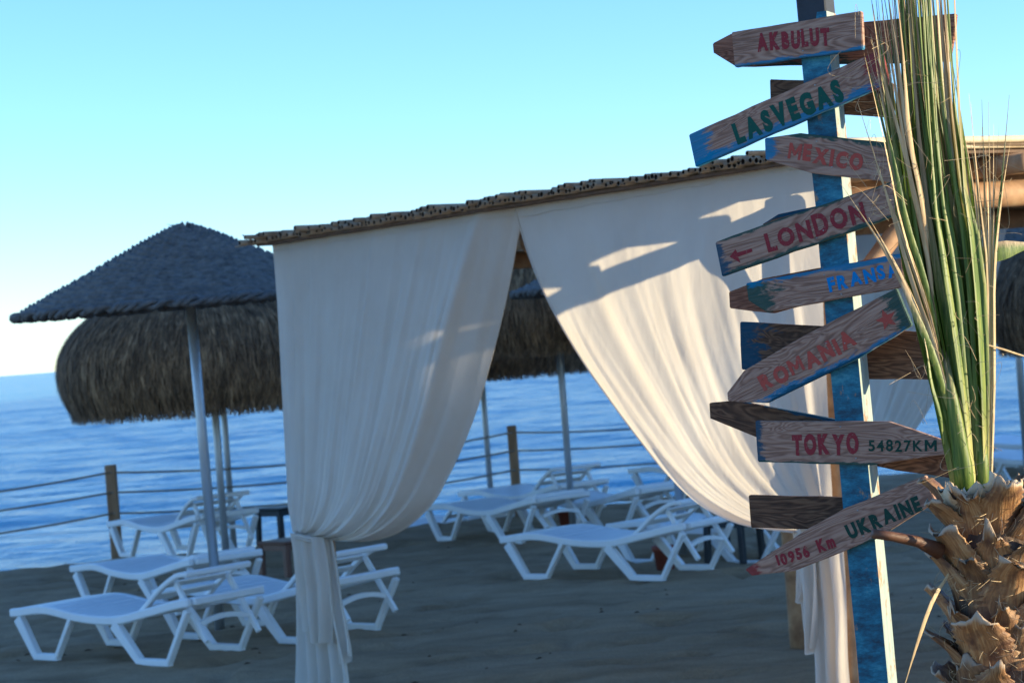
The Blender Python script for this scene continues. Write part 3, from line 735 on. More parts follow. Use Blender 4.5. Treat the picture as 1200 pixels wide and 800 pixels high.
# right curtain: tied to the near post
cr = empty('curtain', cp(0.05, 0, 0)); tag(cr, 'white cotton curtain glowing in the low sun, tied to the right cabana post', 'curtain', 'curtains of the cabana')
Ls = face_uv([(612, 242), (630, 300), (655, 355), (690, 415), (728, 470), (763, 517), (793, 554), (830, 587), (880, 612), (945, 622)], P0, en, e1)
Rs = face_uv([(968, 184), (971, 270), (974, 360), (977, 450), (980, 530), (984, 600)], P0, en, e1)
def d_right(t, r_):
    k = sstep(0.0, 0.4, r_); low = sstep(0.3, 0.9, r_)
    d = folds(t, r_, 5.0, 5.0, 0.007 + 0.024 * k)
    d += low * 0.018 * math.sin(2 * math.pi * 6.5 * t + 3.5 * noise.noise(Vector((t * 2.5, r_ * 1.5, 3)))) * (1 - 0.5 * t)
    d += 0.11 * math.sin(math.pi * t) * math.sin(math.pi * min(1, r_)) ** 1.1
    d += 0.045 * math.exp(-((t - 0.05) / 0.035) ** 2) * k
    return 0.045 + d, -0.006 * abs(math.sin(t * math.pi * 7)) * (1 - k)
dr_ = sheet(Ls, Rs, d_right, 150, 130, P0, e1, en, lambda t, r_: t ** (1 + 0.10 * r_)); hem(dr_, 150, 130, 0, cr); dr_.build('drape', M['cloth'], cr, True)
tail([(948, 616), (952, 650), (960, 720), (965, 800), (972, 880)], [(986, 602), (990, 650), (995, 720), (998, 800), (1003, 890)], 0.4, 2.6, 0.04, 0.03, nm='tail', root=cr)
tail([(943, 620), (945, 660), (952, 700), (958, 745)], [(966, 615), (970, 660), (972, 715), (968, 772)], 3.3, 1.6, 0.035, 0.075, 0.12, 'tail_flap', cr)
tail([(936, 622), (940, 650), (944, 675), (949, 694)], [(962, 615), (964, 655), (962, 690), (953, 704)], 5.3, 1.0, 0.04, 0.055, 0.03, 'tail_flap', cr)
tie(966, 612, 0.10, cr)
# curtains of the back face, seen through the open right side
Pb = cp(0, LS - 0.08, 0)
def back_curtain(a0, a1, tie_a, label, seed):
    root = empty('curtain', cp((a0 + a1) / 2, LS - 0.08, 0)); tag(root, label, 'curtain', 'curtains of the cabana')
    near = abs(a0 - tie_a) < abs(a1 - tie_a); fixed = a0 if near else a1; free = a1 if near else a0
    Lp = [Vector((fixed, 2.66)), Vector((fixed, 2.0)), Vector((fixed, 1.4)), Vector((tie_a, 1.0))]
    w_ = free - tie_a
    Rp = [Vector((free, 2.66)), Vector((free - 0.12 * w_, 2.15)), Vector((free - 0.36 * w_, 1.65)), Vector((free - 0.66 * w_, 1.15)), Vector((tie_a + 0.12 * (1 if w_ > 0 else -1), 0.98))]
    def d(t, r_):
        return folds(t, r_, seed, 6, 0.006 + 0.016 * r_) + 0.06 * math.sin(math.pi * t) * math.sin(math.pi * r_), 0
    sheet(Lp, Rp, d, 80, 70, Pb, e1, en).build('drape', M['cloth'], root, True)
    Lt = [Vector((tie_a - 0.06, 1.0)), Vector((tie_a - 0.1, 0.5)), Vector((tie_a - 0.12, 0.03))]; Rt = [Vector((tie_a + 0.08, 1.0)), Vector((tie_a + 0.12, 0.5)), Vector((tie_a + 0.15, 0.03))]
    sheet(Lt, Rt, lambda t, r_: (0.03 * math.sin(t * 22), 0), 50, 20, Pb, e1, en).build('tail', M['cloth'], root, True)
back_curtain(LF - 0.05, 2.95, LF - 0.12, 'white curtain at the back of the cabana, seen behind the signpost', 3.0)
back_curtain(0.06, 2.88, 0.12, 'white curtain at the back right corner of the cabana, under the log beam', 6.0)

# ================================================================== SIGNPOST
TH_S = R(26)
sn = Vector((-math.sin(TH_S), -math.cos(TH_S), 0)); sx = Vector((math.cos(TH_S), -math.sin(TH_S), 0)); sz = Vector((0, 0, 1))
PW = 0.083
Q0 = at(968, 400, 6.3)                       # on the post's front face
top = onplane(957, 78, Q0, sn); bot = onplane(1024, 800, Q0, sn)
pd = (top - bot).normalized()
foot = bot + pd * ((0 - bot.z) / pd.z)
sp = empty('signpost', Vector((foot.x, foot.y, 0)) - sn * PW / 2)
tag(sp, 'blue painted wooden post carrying weathered arrow boards with place names', 'signpost')
def paint_post():
    mt, n, b = base_mat('worn_blue_paint')
    v = coords(n, 'Object', (1, 1, 2.4), False); f = noise_tex(n, coords(n, 'Object', (1, 1, 0.55), False), 22, 7, 0.7); f2 = noise_tex(n, coords(n, 'Object', (1, 1, 0.12), False), 60, 5, 0.65)
    blue = ramp(n, noise_tex(n, v, 11, 8, 0.78), [(0.33, (0.005, 0.024, 0.05)), (0.44, (0.010, 0.085, 0.15)), (0.54, (0.022, 0.16, 0.26)), (0.70, (0.09, 0.31, 0.40))])
    wood = ramp(n, f2, [(0.3, (0.16, 0.085, 0.04)), (0.7, (0.40, 0.25, 0.13))])
    sunlit_pale = ramp(n, f2, [(0.3, (0.20, 0.29, 0.28)), (0.7, (0.36, 0.40, 0.34))])
    nrm = N(n, 'ShaderNodeTexCoord'); sep = N(n, 'ShaderNodeSeparateXYZ'); n.links.new(nrm.outputs['Normal'], sep.inputs[0])
    side = ramp(n, sep.outputs[0], [(0.4, (0, 0, 0)), (0.6, (1, 1, 1))])  # right face only: sunlight put into the colour as a paler tone
    c = mixc(n, ramp(n, f, [(0.60, (0, 0, 0)), (0.68, (1, 1, 1))]), blue, wood)
    ps = mixc(n, ramp(n, f, [(0.54, (0, 0, 0)), (0.60, (1, 1, 1))]), sunlit_pale, wood)
    c = mixc(n, side, c, ps)
    n.links.new(c, b.inputs['Base Color']); b.inputs['Roughness'].default_value = 0.6
    bump(n, b, maths(n, 'ADD', f, maths(n, 'MULTIPLY', f2, 0.5)), 0.5, 0.004); return mt
pb = MB(); L_ = 3.0; nseg = 24
ppts = []
topz = onplane(975, 12, Q0, sn).z
for k in range(nseg + 1):
    z = -0.3 + (topz + 0.3 - 0.0) * k / nseg
    c = foot + pd * ((z - foot.z) / pd.z) - sn * PW / 2
    for i, (px_, py_) in enumerate(((-1, 1), (1, 1), (1, -1), (-1, -1))):
        wob = 0.0025 * noise.noise(Vector((i * 5.1, z * 7, 0)))
        ppts.append(c + sx * (px_ * (PW / 2 + wob)) + sn * (py_ * (PW / 2 + wob)))
pf = [(k * 4 + i, k * 4 + (i + 1) % 4, (k + 1) * 4 + (i + 1) % 4, (k + 1) * 4 + i) for k in range(nseg) for i in range(4)]
pf += [(3, 2, 1, 0), tuple(nseg * 4 + i for i in range(4))]
pb.add(ppts, pf)
po = pb.build('post', paint_post(), None)
po.parent = sp; po.location = po.location - sp.location
zr = math.atan2(sx.y, sx.x)
# align local axes of the post with its faces so the painted-in sunlit side stays on that side
me = po.data
for v_ in me.vertices: v_.co = Matrix.Rotation(-zr, 3, 'Z') @ v_.co
po.rotation_euler.z = zr
# the dark square extension above it
c1 = foot + pd * ((topz - foot.z) / pd.z) - sn * PW / 2
b = MB().bar(c1 + pd * 0.001 - pd * 0.05, c1 + pd * 0.30, PW * 1.02, PW * 1.02, sn); b.bevelled(0.004); b.build('post_cap', simple('navy_paint', [(0.3, (0.008, 0.012, 0.02)), (0.7, (0.02, 0.028, 0.042))], (1, 1, 1), 20, 0.6, 0.3), sp)

W_GREY = ((0.18, 0.102, 0.07), (0.31, 0.19, 0.135), (0.42, 0.285, 0.21))
W_BRN = ((0.045, 0.026, 0.017), (0.11, 0.06, 0.035), (0.20, 0.115, 0.065))
W_RED = ((0.10, 0.045, 0.03), (0.22, 0.10, 0.06), (0.32, 0.16, 0.10))
BLUE = (0.022, 0.185, 0.36); DBLUE = (0.010, 0.065, 0.12); GRN = (0.012, 0.07, 0.06); REDP = (0.21, 0.03, 0.032)
TB = 0.024
def board(px_poly, base_px, front, paints, tones, seed, name='sign_board', lab=None, toff=0.0, inplane=None):
    Pp = Q0 + sn * (TB + 0.0015 + toff) if front else Q0 - sn * (PW + 0.0015 + toff)
    pts = [onplane(u, v, Pp, sn) for u, v in px_poly]
    p1 = onplane(*base_px[0], Pp, sn); p2 = onplane(*base_px[1], Pp, sn); ex = (p2 - p1).normalized()
    ez = (ex.cross(sn)).normalized()
    if ez.z < 0: ez = -ez
    c = sum(pts, Vector()) / len(pts)
    Mx = Matrix((ex, -sn, ez)).transposed()            # local x along board, y away from viewer, z up
    loc = [Mx.transposed() @ (p - c) for p in pts]
    # outline with slightly uneven sawn edges
    out = []
    for i, p in enumerate(loc):
        q = loc[(i + 1) % len(loc)]; k = max(1, int((q - p).length / 0.05))
        for j in range(k):
            s = p.lerp(q, j / k)
            if j: s = s + Vector((noise.noise(Vector((s.x * 30, seed, s.z * 30))), 0, noise.noise(Vector((s.x * 30, seed + 9, s.z * 30))))) * 0.0022
            out.append(s)
    n = len(out); V = [Vector((p.x, 0, p.z)) for p in out] + [Vector((p.x, TB, p.z)) for p in out]
    Fc = [tuple(range(n)), tuple(range(2 * n - 1, n - 1, -1))] + [(i, i + n, (i + 1) % n + n, (i + 1) % n) for i in range(n)]
    bm = bmesh.new(); vs = [bm.verts.new(v) for v in V]
    for f in Fc: bm.faces.new([vs[i] for i in f])
    bmesh.ops.recalc_face_normals(bm, faces=bm.faces)
    es = [e for e in bm.edges if e.calc_face_angle(0) > 1.2]
    bmesh.ops.bevel(bm, geom=es, offset=0.0022, segments=2, affect='EDGES', clamp_overlap=True)
    me = bpy.data.meshes.new(name); bm.to_mesh(me); bm.free()
    me.materials.append(sign_mat('sign_wood_%02d' % seed, tones, paints, seed))
    o = bpy.data.objects.new(name, me); COL.objects.link(o); o.parent = sp
    mw = Mx.to_4x4(); mw.translation = c - sp.location; o.matrix_local = mw
    if lab: o['label'] = lab
    o['_p'] = 0; del o['_p']
    return o, Pp, Mx, c
def glyphs(txt, size_off):
    cu = bpy.data.curves.new('t', 'FONT'); cu.body = txt; cu.size = 1.0; cu.offset = size_off; cu.extrude = 0.0; cu.resolution_u = 3
    t = bpy.data.objects.new('t', cu); COL.objects.link(t); bpy.context.view_layer.update()
    me = bpy.data.meshes.new_from_object(t.evaluated_get(bpy.context.evaluated_depsgraph_get()))
    bpy.data.objects.remove(t); V = [v.co.copy() for v in me.vertices]; Fc = [tuple(p.vertices) for p in me.polygons]
    bpy.data.meshes.remove(me)
    if txt == 'M':
        V = [Vector((x, y, 0)) for x, y in ((0, 0), (0, .73), (.17, .73), (.41, .36), (.65, .73), (.82, .73), (.82, 0), (.65, 0), (.65, .44), (.47, .17), (.35, .17), (.17, .44), (.17, 0))]; Fc = [tuple(range(12, -1, -1))]
    return V, Fc
def flat_on(bd, V2, Fc, mat, name):
    """V2: 2D points in board local x,z ; flat paint film 0.4 mm proud"""
    o, Pp, Mx, c = bd
    V = [(x, -0.0006, z) for x, z in V2]
    me = mesh(name, V, Fc, mat); bm = bmesh.new(); bm.from_mesh(me)
    r_ = bmesh.ops.extrude_face_region(bm, geom=list(bm.faces)); 
    for v in [g for g in r_['geom'] if isinstance(g, bmesh.types.BMVert)]: v.co.y -= 0.0004
    bmesh.ops.recalc_face_normals(bm, faces=bm.faces); bm.to_mesh(me); bm.free()
    q = bpy.data.objects.new(name, me); COL.objects.link(q); q.parent = o; return q
def lettering(bd, txt, pl, pr, cap_px, mat, bold=0.03, jit=0.02, seed=0):
    bold += 0.032
    o, Pp, Mx, c = bd; r2 = random.Random(seed + len(txt))
    def loc(u, v): q = Mx.transposed() @ (onplane(u, v, Pp, sn) - c); return Vector((q.x, q.z))
    a, b_ = loc(*pl), loc(*pr); d = (b_ - a); L = d.length; d.normalize(); nn = Vector((-d.y, d.x))
    capm = (loc(pl[0], pl[1] - cap_px) - a).dot(nn)
    adv = []; x = 0; G = []
    for ch in txt:
        if ch == ' ': x += 0.3; continue
        V, Fc = glyphs(ch, 0.0 if ch in 'MW' else bold); xs_ = [v.x for v in V]; x0, x1 = min(xs_), max(xs_)
        G.append((x, x0, V, Fc)); x += (x1 - x0) + 0.13
    tot = x - 0.13; kx = L / tot; ky = capm / 0.73
    V2 = []; F2 = []
    for gx, x0, V, Fc in G:
        dy = r2.gauss(0, jit); rot = r2.gauss(0, jit * 1.2); sc = 1 + r2.gauss(0, jit * 1.5); k = len(V2)
        for v in V:
            lx = (v.x - x0 + gx) * kx; ly = (v.y * sc + dy) * ky
            lx += -rot * v.y * ky + 0.010 * ky * noise.noise(Vector((v.x * 6, v.y * 6, gx))); ly += rot * (v.x - x0) * kx + 0.012 * ky * noise.noise(Vector((v.x * 6, v.y * 6, gx + 5)))
            p = a + d * lx + nn * ly; V2.append((p.x, p.y))
        F2 += [tuple(i + k for i in f) for f in Fc]
    return flat_on(bd, V2, F2, mat, 'lettering')
def shape(bd, pxs, mat, name):
    o, Pp, Mx, c = bd; V2 = []
    for u, v in pxs: q = Mx.transposed() @ (onplane(u, v, Pp, sn) - c); V2.append((q.x, q.z))
    return flat_on(bd, V2, [tuple(range(len(V2)))], mat, name)
LM = {'crimson': letter_mat('crimson_paint', (0.21, 0.024, 0.032), 0.30), 'red': letter_mat('faded_red_paint', (0.36, 0.07, 0.05), 0.32), 'green': letter_mat('green_paint', (0.010, 0.075, 0.055), 0.1), 'blue': letter_mat('blue_paint', (0.03, 0.20, 0.52), 0.2), 'dgreen': letter_mat('dark_green_paint', (0.010, 0.045, 0.032), 0.1)}
# boards behind the post first
board([(835, 51), (856, 40), (1120, 16), (1118, 40), (1112, 72), (862, 78), (836, 62)], ((860, 58), (1110, 40)), False, [((0.012, 0.05, 0.04), 'bottom', 0.3)], W_RED, 1, lab='reddish brown board behind the post with a pointed left end')
board([(902, 93), (1045, 97), (1046, 138), (903, 128)], ((902, 100), (1045, 110)), False, [], W_BRN, 2, lab='dark brown board behind the LASVEGAS board')
board([(893, 263), (912, 251), (950, 243), (1030, 226), (1035, 245), (905, 272)], ((893, 262), (1035, 232)), False, [(DBLUE, 'top', 0.4)], W_BRN, 3, lab='brown board behind the LONDON board')
board([(854, 342), (895, 326), (1060, 296), (1062, 325), (906, 367), (855, 361)], ((860, 352), (1060, 312)), False, [], W_RED, 4, lab='brown board with a pointed left end behind the FRANSA board')
board([(867, 377), (960, 382), (1098, 390), (1100, 445), (1012, 444), (960, 436), (869, 433)], ((867, 400), (1098, 415)), False, [(DBLUE, 'left', 0.18)], W_BRN, 5, lab='wide dark brown board behind the ROMANIA board')
board([(831, 472), (864, 469), (976, 491), (1118, 527), (1114, 560), (1050, 551), (886, 512), (832, 490)], ((831, 480), (1115, 545)), False, [(DBLUE, 'top', 0.12)], W_BRN, 6, lab='dark board with a blunt left end behind the TOKYO board')
board([(877, 580), (1040, 584), (1040, 622), (880, 618)], ((877, 598), (1040, 603)), False, [], W_BRN, 7, lab='short dark brown board above the UKRAINE board')
# front boards
b1 = board([(857, 38), (1009, 13), (1011, 58), (861, 79)], ((857, 60), (1010, 36)), True, [(BLUE, 'bottom', 0.14)], W_GREY, 11, lab='AKBULUT board')
lettering(b1, 'AKBULUT', (888, 60), (973, 51), 19, LM['crimson'], 0.035, 0.02, 1)
b2 = board([(807, 158), (1032, 58), (1042, 98), (815, 196)], ((807, 177), (1037, 78)), True, [(BLUE, 'bottom', 0.30), (BLUE, 'left', 0.15), (REDP, 'right', 0.12)], W_GREY, 12, lab='LASVEGAS board, tilted, with blue paint along its lower edge')
lettering(b2, 'LASVEGAS', (864, 167.5), (990, 115), 25, LM['green'], 0.035, 0.015, 2)
b3 = board([(896, 162), (938, 156), (1046, 168), (1046, 214), (951, 203), (897, 187)], ((897, 172), (1046, 190)), True, [(BLUE, 'left', 0.16), (GRN, 'top', 0.16)], W_GREY, 13, lab='MEXICO board, blue at its left end')
lettering(b3, 'MEXICO', (923, 185), (1010, 199), 18, LM['red'], 0.03, 0.03, 3)
b4 = board([(838, 284), (898, 262), (1044, 213), (1056, 250), (1014, 266), (846, 324)], ((842, 304), (1050, 232)), True, [(GRN, 'top', 0.10), (GRN, 'bottom', 0.13), (DBLUE, 'left', 0.07)], W_GREY, 14, lab='LONDON board, with a red arrow pointing left')
lettering(b4, 'LONDON', (900, 294), (1016, 257), 23, LM['crimson'], 0.015, 0.03, 4)
shape(b4, [(855, 301), (862, 292), (864, 296), (881, 291), (882, 295), (865, 301), (868, 308)], LM['crimson'], 'painted_arrow')
b5 = board([(874, 332), (1056, 297), (1060, 336), (899, 366), (877, 352)], ((876, 345), (1058, 314)), True, [(GRN, 'left', 0.25), (BLUE, 'top', 0.25)], W_GREY, 15, lab='FRANSA board, green and blue paint on its left half')
lettering(b5, 'FRANSA', (972, 341), (1056, 322), 16, LM['blue'], 0.02, 0.02, 5)
b6 = board([(852, 460), (872, 434), (948, 390), (1050, 338), (1068, 381), (1007, 419), (899, 472), (853, 470)], ((862, 455), (1060, 358)), True, [(GRN, 'right', 0.10), (BLUE, 'bottom', 0.2), (DBLUE, 'bottom', 0.12)], W_GREY, 16, lab='ROMANIA board, steeply tilted, with a red star at its right end')
lettering(b6, 'ROMANIA', (895, 457), (1005, 403), 20, LM['red'], 0.03, 0.03, 6)
st = []
for k in range(10):
    a_ = R(-90 + 36 * k - 25); rr = 13 if k % 2 == 0 else 5.5; st.append((1039 + rr * math.cos(a_), 374 + rr * math.sin(a_)))
shape(b6, st, LM['red'], 'painted_star')
b7 = board([(885, 493), (1041, 494), (1114, 519), (1114, 531), (1021, 545), (888, 541)], ((886, 518), (1112, 521)), True, [(DBLUE, 'left', 0.05), (GRN, 'bottom', 0.08)], W_GREY, 17, lab='TOKYO board pointing right')
lettering(b7, 'TOKYO', (929, 531), (1007, 530), 22, LM['crimson'], 0.035, 0.015, 7)
lettering(b7, '54827KM', (1018, 528), (1098, 528.5), 13, LM['dgreen'], -0.008, 0.01, 8)
b8 = board([(873, 667), (945, 620), (990, 595), (1084, 557), (1096, 588), (1025, 632), (930, 669), (881, 674)], ((880, 664), (1090, 572)), True, [(REDP, 'left', 0.10), (GRN, 'bottom', 0.07)], W_GREY, 18, lab='UKRAINE board, steeply tilted, with a red tip pointing left')
lettering(b8, '10956', (912, 662), (950, 651), 13, LM['crimson'], 0.02, 0.02, 9)
lettering(b8, 'Km', (960, 646), (980, 639), 15, LM['crimson'], 0.03, 0.01, 10)
lettering(b8, 'UKRAINE', (996, 631), (1081, 596), 18, LM['dgreen'], 0.03, 0.015, 11)
# nails
for bd, spots in ((b1, [(938, 37), (941, 60)]), (b2, [(955, 100), (975, 116)]), (b3, [(957, 166), (975, 196)]), (b4, [(957, 279), (965, 270)]), (b5, [(966, 322), (986, 345)]), (b6, [(968, 402), (990, 402)]), (b7, [(985, 500), (1003, 537)]), (b8, [(1005, 598), (1012, 628)])):
    o, Pp, Mx, c = bd
    for u, v in spots:
        q = Mx.transposed() @ (onplane(u, v, Pp, sn) - c)
        nb = MB().lathe([(0.0, 0.0017), (0.0022, 0.0014), (0.003, 0.0)], 8)
        k = nb.local('nail', M['nail'], o, True); k.location = (q.x, 0.0003, q.z); k.rotation_euler = (R(90), 0, 0)

# ================================================================== PALM
PD = 5.6
pc = at(1159, 575, PD); pax = Vector((pc.x, pc.y, 0)); ZC = pc.z
palm = empty('palm_tree', (pc.x, pc.y, 0))
tag(palm, 'young palm with cut leaf bases and a spear of unopened green leaves', 'palm tree')
b = MB(); prof = []
V = []; Fc = []
for j in range(40):
    z = -0.05 + (ZC + 0.03) * j / 39; rr = 0.105 + 0.012 * math.sin(z * 9) if j < 37 else 0.105 * (1 - (j - 36) * 0.12)
    for k in range(32):
        t = 2 * math.pi * k / 32; q = rr + 0.012 * noise.noise(Vector((math.cos(t) * 5, math.sin(t) * 5, z * 12)))
        V.append(pax + Vector((q * math.cos(t), q * math.sin(t), z)))
for j in range(39):
    for k in range(32): Fc.append((j * 32 + k, j * 32 + (k + 1) % 32, (j + 1) * 32 + (k + 1) % 32, (j + 1) * 32 + k))
b.add(V, Fc); b.build('trunk', M['trunk'], palm, True)
def boot(th, z, L, w0, w1, out, seed, curl=0.5, cup=0.35, teeth=True, r0=0.10, twist=0.0, mat='boot'):
    """cut leaf base: broad clasping sheath that bends outwards and ends in a ragged cut"""
    r2 = random.Random(seed); nl, nw = 22, 8; V = []; UV = []; Fc = []
    er = Vector((math.cos(th), math.sin(th), 0)); et = Vector((-math.sin(th), math.cos(th), 0)); ez = Vector((0, 0, 1))
    et = (et + ez * twist).normalized()
    thick = 0.007
    for side in (0, 1):
        for j in range(nl + 1):
            s = j / nl; w_ = w0 + (w1 - w0) * sstep(0.25, 1.05, s)
            o_ = r0 + out * s ** (1.0 + curl) ; zz = z + L * s * (1 - 0.18 * s * out / 0.15)
            for i in range(nw + 1):
                t = i / nw * 2 - 1; ww = w_ / 2
                tw = 0.0
                if teeth and abs(t) > 0.99 and 0.25 < s < 0.95: tw = 0.009 * (j % 2) * r2.uniform(0.5, 1.1)
                x = t * (ww + tw); dep = -cup * ww * (t * t) * (1 - 0.55 * s) - 0.35 * ww * (t * t)
                x += 0.014 * s * noise.noise(Vector((s * 4, seed * 1.3, t)))
                p = pax + er * (o_ + dep + 0.014 * s * noise.noise(Vector((t * 1.6, s * 2.5, seed * 0.77))) + 0.014 * s ** 4 * math.sin(seed * 5.1)) + et * x + ez * zz
                if j == nl: p += ez * (0.045 * noise.noise(Vector((t * 1.7, seed * 1.7, 0))) + 0.014 * noise.noise(Vector((t * 7, seed, 3)))) - er * 0.002
                nrm = (er * (1 - 0.5 * s) - ez * 0.5 * s).normalized()
                p = p - nrm * thick * side * (1 - 0.35 * abs(t)) ; V.append(p); UV.append((i / nw, s))
    q = (nl + 1) * (nw + 1)
    for side in (0, 1):
        for j in range(nl):
            for i in range(nw):
                a = side * q + j * (nw + 1) + i; f = (a, a + 1, a + nw + 2, a + nw + 1); Fc.append(f if side == 0 else f[::-1])
    for j in range(nl):
        for i in (0, nw):
            a = j * (nw + 1) + i; f = (a, a + nw + 1, a + nw + 1 + q, a + q); Fc.append(f if i == 0 else f[::-1])
    for i in range(nw):
        a = nl * (nw + 1) + i; Fc.append((a, a + 1, a + 1 + q, a + q))
    c = sum(V, Vector()) / len(V)
    me = mesh('leaf_base', [v - c for v in V], Fc, M[mat], True)
    uvl = me.uv_layers.new(name='UVMap')
    for lp in me.loops: uvl.data[lp.index].uv = UV[lp.vertex_index]
    return obj('leaf_base', me, palm, c - palm.location)
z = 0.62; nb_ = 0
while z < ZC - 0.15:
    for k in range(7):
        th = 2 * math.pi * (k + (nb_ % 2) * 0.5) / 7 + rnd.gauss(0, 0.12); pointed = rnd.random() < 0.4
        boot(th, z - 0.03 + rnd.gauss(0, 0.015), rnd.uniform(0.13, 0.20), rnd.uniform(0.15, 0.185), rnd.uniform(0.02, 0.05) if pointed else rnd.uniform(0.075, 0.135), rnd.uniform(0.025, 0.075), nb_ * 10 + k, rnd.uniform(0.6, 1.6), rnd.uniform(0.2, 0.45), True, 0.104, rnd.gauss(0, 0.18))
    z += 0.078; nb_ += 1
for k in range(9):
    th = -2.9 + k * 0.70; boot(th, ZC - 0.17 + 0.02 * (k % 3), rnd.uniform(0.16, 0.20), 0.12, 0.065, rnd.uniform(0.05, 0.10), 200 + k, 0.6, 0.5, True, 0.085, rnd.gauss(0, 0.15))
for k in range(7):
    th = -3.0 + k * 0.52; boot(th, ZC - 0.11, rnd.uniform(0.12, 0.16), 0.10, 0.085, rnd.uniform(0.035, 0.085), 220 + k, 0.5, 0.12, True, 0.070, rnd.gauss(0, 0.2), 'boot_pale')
# long petiole stub pointing left
pts = [at(1100, 645, PD - 0.05), at(1075, 634, PD - 0.09), at(1045, 628, PD - 0.12), at(1023, 625, PD - 0.14)]
MB().tube(pts, [0.022, 0.014, 0.012, 0.0115], 8).build('leaf_base', M['boot'], palm, True)
def leaflet(pp, wd, mat, parent, phi, nm='leaflet', nseg=9, fold=0.5):
    """narrow folded blade along 3D points"""
    V = []; Fc = []
    for k in range(nseg + 1):
        t = k / nseg; p = cat_rom(pp, t); d = (cat_rom(pp, min(1, t + 0.02)) - cat_rom(pp, max(0, t - 0.02))).normalized()
        view = Vector((math.sin(phi), -math.cos(phi), 0)); x = d.cross(view).normalized(); y = x.cross(d).normalized()
        ww = wd * (min(1, 0.55 + 1.6 * t) if t < 0.3 else 1.0) * (1 - sstep(0.45, 1.0, t) * 0.93)
        V += [p - x * ww, p + y * ww * fold, p + x * ww]
    for k in range(nseg):
        a = k * 3; Fc += [(a, a + 1, a + 4, a + 3), (a + 1, a + 2, a + 5, a + 4)]
    b = MB(); b.add(V, Fc); return b.build(nm, M[mat], parent, True)
def stalk(pxs, dd, rr, nm='leaf_stalk'):
    return MB().tube([at(u, v, PD + d) for (u, v), d in zip(pxs, dd)], rr, 10).build(nm, M['leaf'], palm, True)
s1 = stalk([(1133, 600), (1128, 545), (1116, 470), (1104, 400)], (0, -0.02, -0.03, -0.02), [0.026, 0.024, 0.016, 0.006])
s2 = stalk([(1152, 600), (1150, 540), (1144, 460), (1138, 380)], (0.0, 0.0, 0.01, 0.02), [0.020, 0.018, 0.012, 0.005])
for i in range(74):
    t = i / 73; ub = 1122 + 20 * t + rnd.gauss(0, 2); um = 1064 + 50 * t + rnd.gauss(0, 4); ut = 1024 + 52 * t + rnd.gauss(0, 7); vt = rnd.uniform(-30, 90) if t < 0.3 else rnd.uniform(-260, 20)
    d0 = rnd.uniform(-0.05, 0.05)
    pp = [at(ub, 575 + rnd.uniform(-10, 10), PD + d0 * 0.3), at(0.55 * ub + 0.45 * um, 450, PD + d0 * 0.6), at(um, 320, PD + d0), at(0.55 * um + 0.45 * ut, 180, PD + d0), at(ut, vt, PD + d0 * 1.5)]
    leaflet(pp, rnd.uniform(0.006, 0.0125), 'leaf', s1, rnd.gauss(0.35, 0.5), fold=rnd.choice((-1, 1)) * rnd.uniform(0.7, 1.3))
for i in range(52):
    t = i / 51; ub = 1136 + 18 * t + rnd.gauss(0, 2); um = 1098 + 46 * t + rnd.gauss(0, 4); ut = 1050 + 50 * t + rnd.gauss(0, 6); vt = rnd.uniform(-280, 40)
    d0 = rnd.uniform(-0.03, 0.07)
    pp = [at(ub, 570 + rnd.uniform(-10, 10), PD + d0 * 0.3), at(0.5 * ub + 0.5 * um + 3, 440, PD + d0 * 0.6), at(um, 300, PD + d0), at(0.5 * um + 0.5 * ut, 160, PD + d0), at(ut, vt, PD + d0 * 1.5)]
    leaflet(pp, rnd.uniform(0.006, 0.012), 'leaf', s2, rnd.gauss(0.5, 0.5), fold=rnd.choice((-1, 1)) * rnd.uniform(0.7, 1.3))
# dried side blades: right and left
for i in range(13):
    t = i / 12; ub = 1146 + 16 * t; um = 1148 + 16 * t + rnd.gauss(0, 3); ut = 1122 + 66 * t ** 1.3 + rnd.gauss(0, 4); vt = 150 + rnd.uniform(-45, 40)
    pp = [at(ub, 570, PD), at(0.5 * (ub + um) + 2, 440, PD + 0.02), at(um, 320, PD + 0.03), at(0.55 * um + 0.45 * ut, 230, PD + 0.03), at(ut, vt, PD + 0.03)]
    leaflet(pp, rnd.uniform(0.004, 0.0075), 'dry_leaf' if rnd.random() < 0.75 else 'leaf', s2, rnd.gauss(0.5, 0.7), 'dry_leaflet')
for (u0, v0, u1, v1, u2, v2, wd, mt) in ((1108, 455, 1060, 330, 1018, 255, .006, 'dry_leaf'), (1112, 470, 1072, 340, 1005, 120, .006, 'dry_leaf'), (1104, 430, 1058, 270, 1012, 60, .007, 'dry_leaf'),
        (1112, 480, 1075, 372, 1032, 280, .010, 'leaf'), (1100, 400, 1062, 260, 1030, 110, .008, 'leaf'), (1104, 430, 1066, 300, 1024, 190, .005, 'dry_leaf'), (1098, 380, 1065, 200, 1034, 20, .006, 'dry_leaf'),
        (1096, 350, 1060, 180, 1020, 40, .005, 'dry_leaf'), (1090, 300, 1062, 150, 1042, 0, .006, 'dry_leaf'), (1092, 330, 1066, 160, 1050, -20, .007, 'dry_leaf'), (1110, 460, 1040, 300, 985, 215, .0035, 'dry_leaf'), (1106, 520, 1092, 450, 1080, 380, .006, 'leaf')):
    pp = [at(u0, v0, PD - 0.03), at((u0 + u1) / 2 + 3, (v0 + v1) / 2, PD - 0.05), at(u1, v1, PD - 0.06), at((u1 + u2) / 2 + 1, (v1 + v2) / 2, PD - 0.06), at(u2, v2, PD - 0.06)]
    leaflet(pp, wd, mt, s1, rnd.gauss(0.2, 0.5), 'dry_leaflet' if mt == 'dry_leaf' else 'leaflet')
pp = [at(1130, 305, PD + 0.1), at(1165, 296, PD + 0.1), at(1190, 290, PD + 0.12), at(1222, 285, PD + 0.15)]
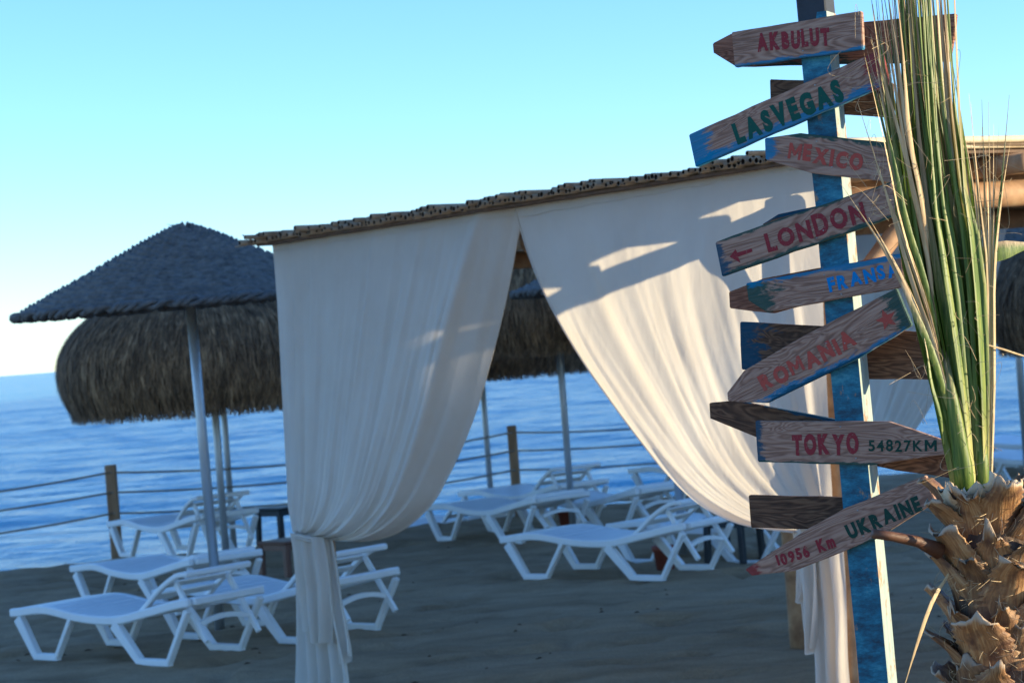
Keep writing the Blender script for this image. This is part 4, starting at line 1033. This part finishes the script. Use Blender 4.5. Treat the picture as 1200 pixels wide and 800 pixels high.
leaflet(pp, 0.024, 'leaf', s2, 0.0, 'leaflet', 9, 0.2)
pp = [at(1157, 404, PD), at(1175, 409, PD + 0.02), at(1200, 417, PD + 0.05), at(1230, 424, PD + 0.1)]
leaflet(pp, 0.0025, 'dry_leaf', s2, 0.0, 'dry_leaflet')
leaflet([at(1112, 672, PD - 0.08), at(1092, 706, PD - 0.14), at(1074, 757, PD - 0.16), at(1058, 810, PD - 0.16)], 0.006, 'dry_leaf', palm, 0.6, 'dry_leaflet')
# curling hair-thin fibres
b = MB()
for i in range(150):
    side = rnd.random()
    if side < 0.4: u, v = rnd.uniform(1000, 1065), rnd.uniform(10, 320); u += (v - 100) * 0.12
    elif side < 0.75: u, v = rnd.uniform(1118, 1168), rnd.uniform(180, 560)
    else: u, v = rnd.uniform(1060, 1120), rnd.uniform(80, 500)
    p = at(u, v, PD + rnd.uniform(-0.09, 0.0)); d = Vector((rnd.gauss(0, 1), rnd.gauss(0, .5), rnd.gauss(0.3, 1))).normalized(); q = Vector((rnd.gauss(0, 1), rnd.gauss(0, .4), rnd.gauss(0, 1))).normalized()
    L = rnd.uniform(0.03, 0.14); fq = rnd.uniform(1.5, 4.5); pts = [p + d * L * t / 11 * (1 - 0.3 * t / 11) + q * L * 0.5 * math.sin(t / 11 * fq) for t in range(12)]
    b.tube(pts, [0.0005] * 11 + [0.0003], 3, False)
for i in range(420):
    th = rnd.uniform(-3.3, 0.2); zz = rnd.uniform(1.0, ZC - 0.02); p = pax + Vector((0.115 * math.cos(th), 0.115 * math.sin(th), zz)); d = Vector((math.cos(th), math.sin(th), 0))
    L = rnd.uniform(0.015, 0.06); q = Vector((rnd.gauss(0, 1), rnd.gauss(0, 1), rnd.gauss(0, 1))).normalized()
    b.tube([p + d * L * 0.6 * math.sin(1.7 * k / 7) + q * L * (k / 7) ** 1.5 * 0.9 for k in range(8)], [0.0006] * 7 + [0.0003], 3, False)
tag(b.build('loose_fibres', M['fibre'], palm), kind='stuff')
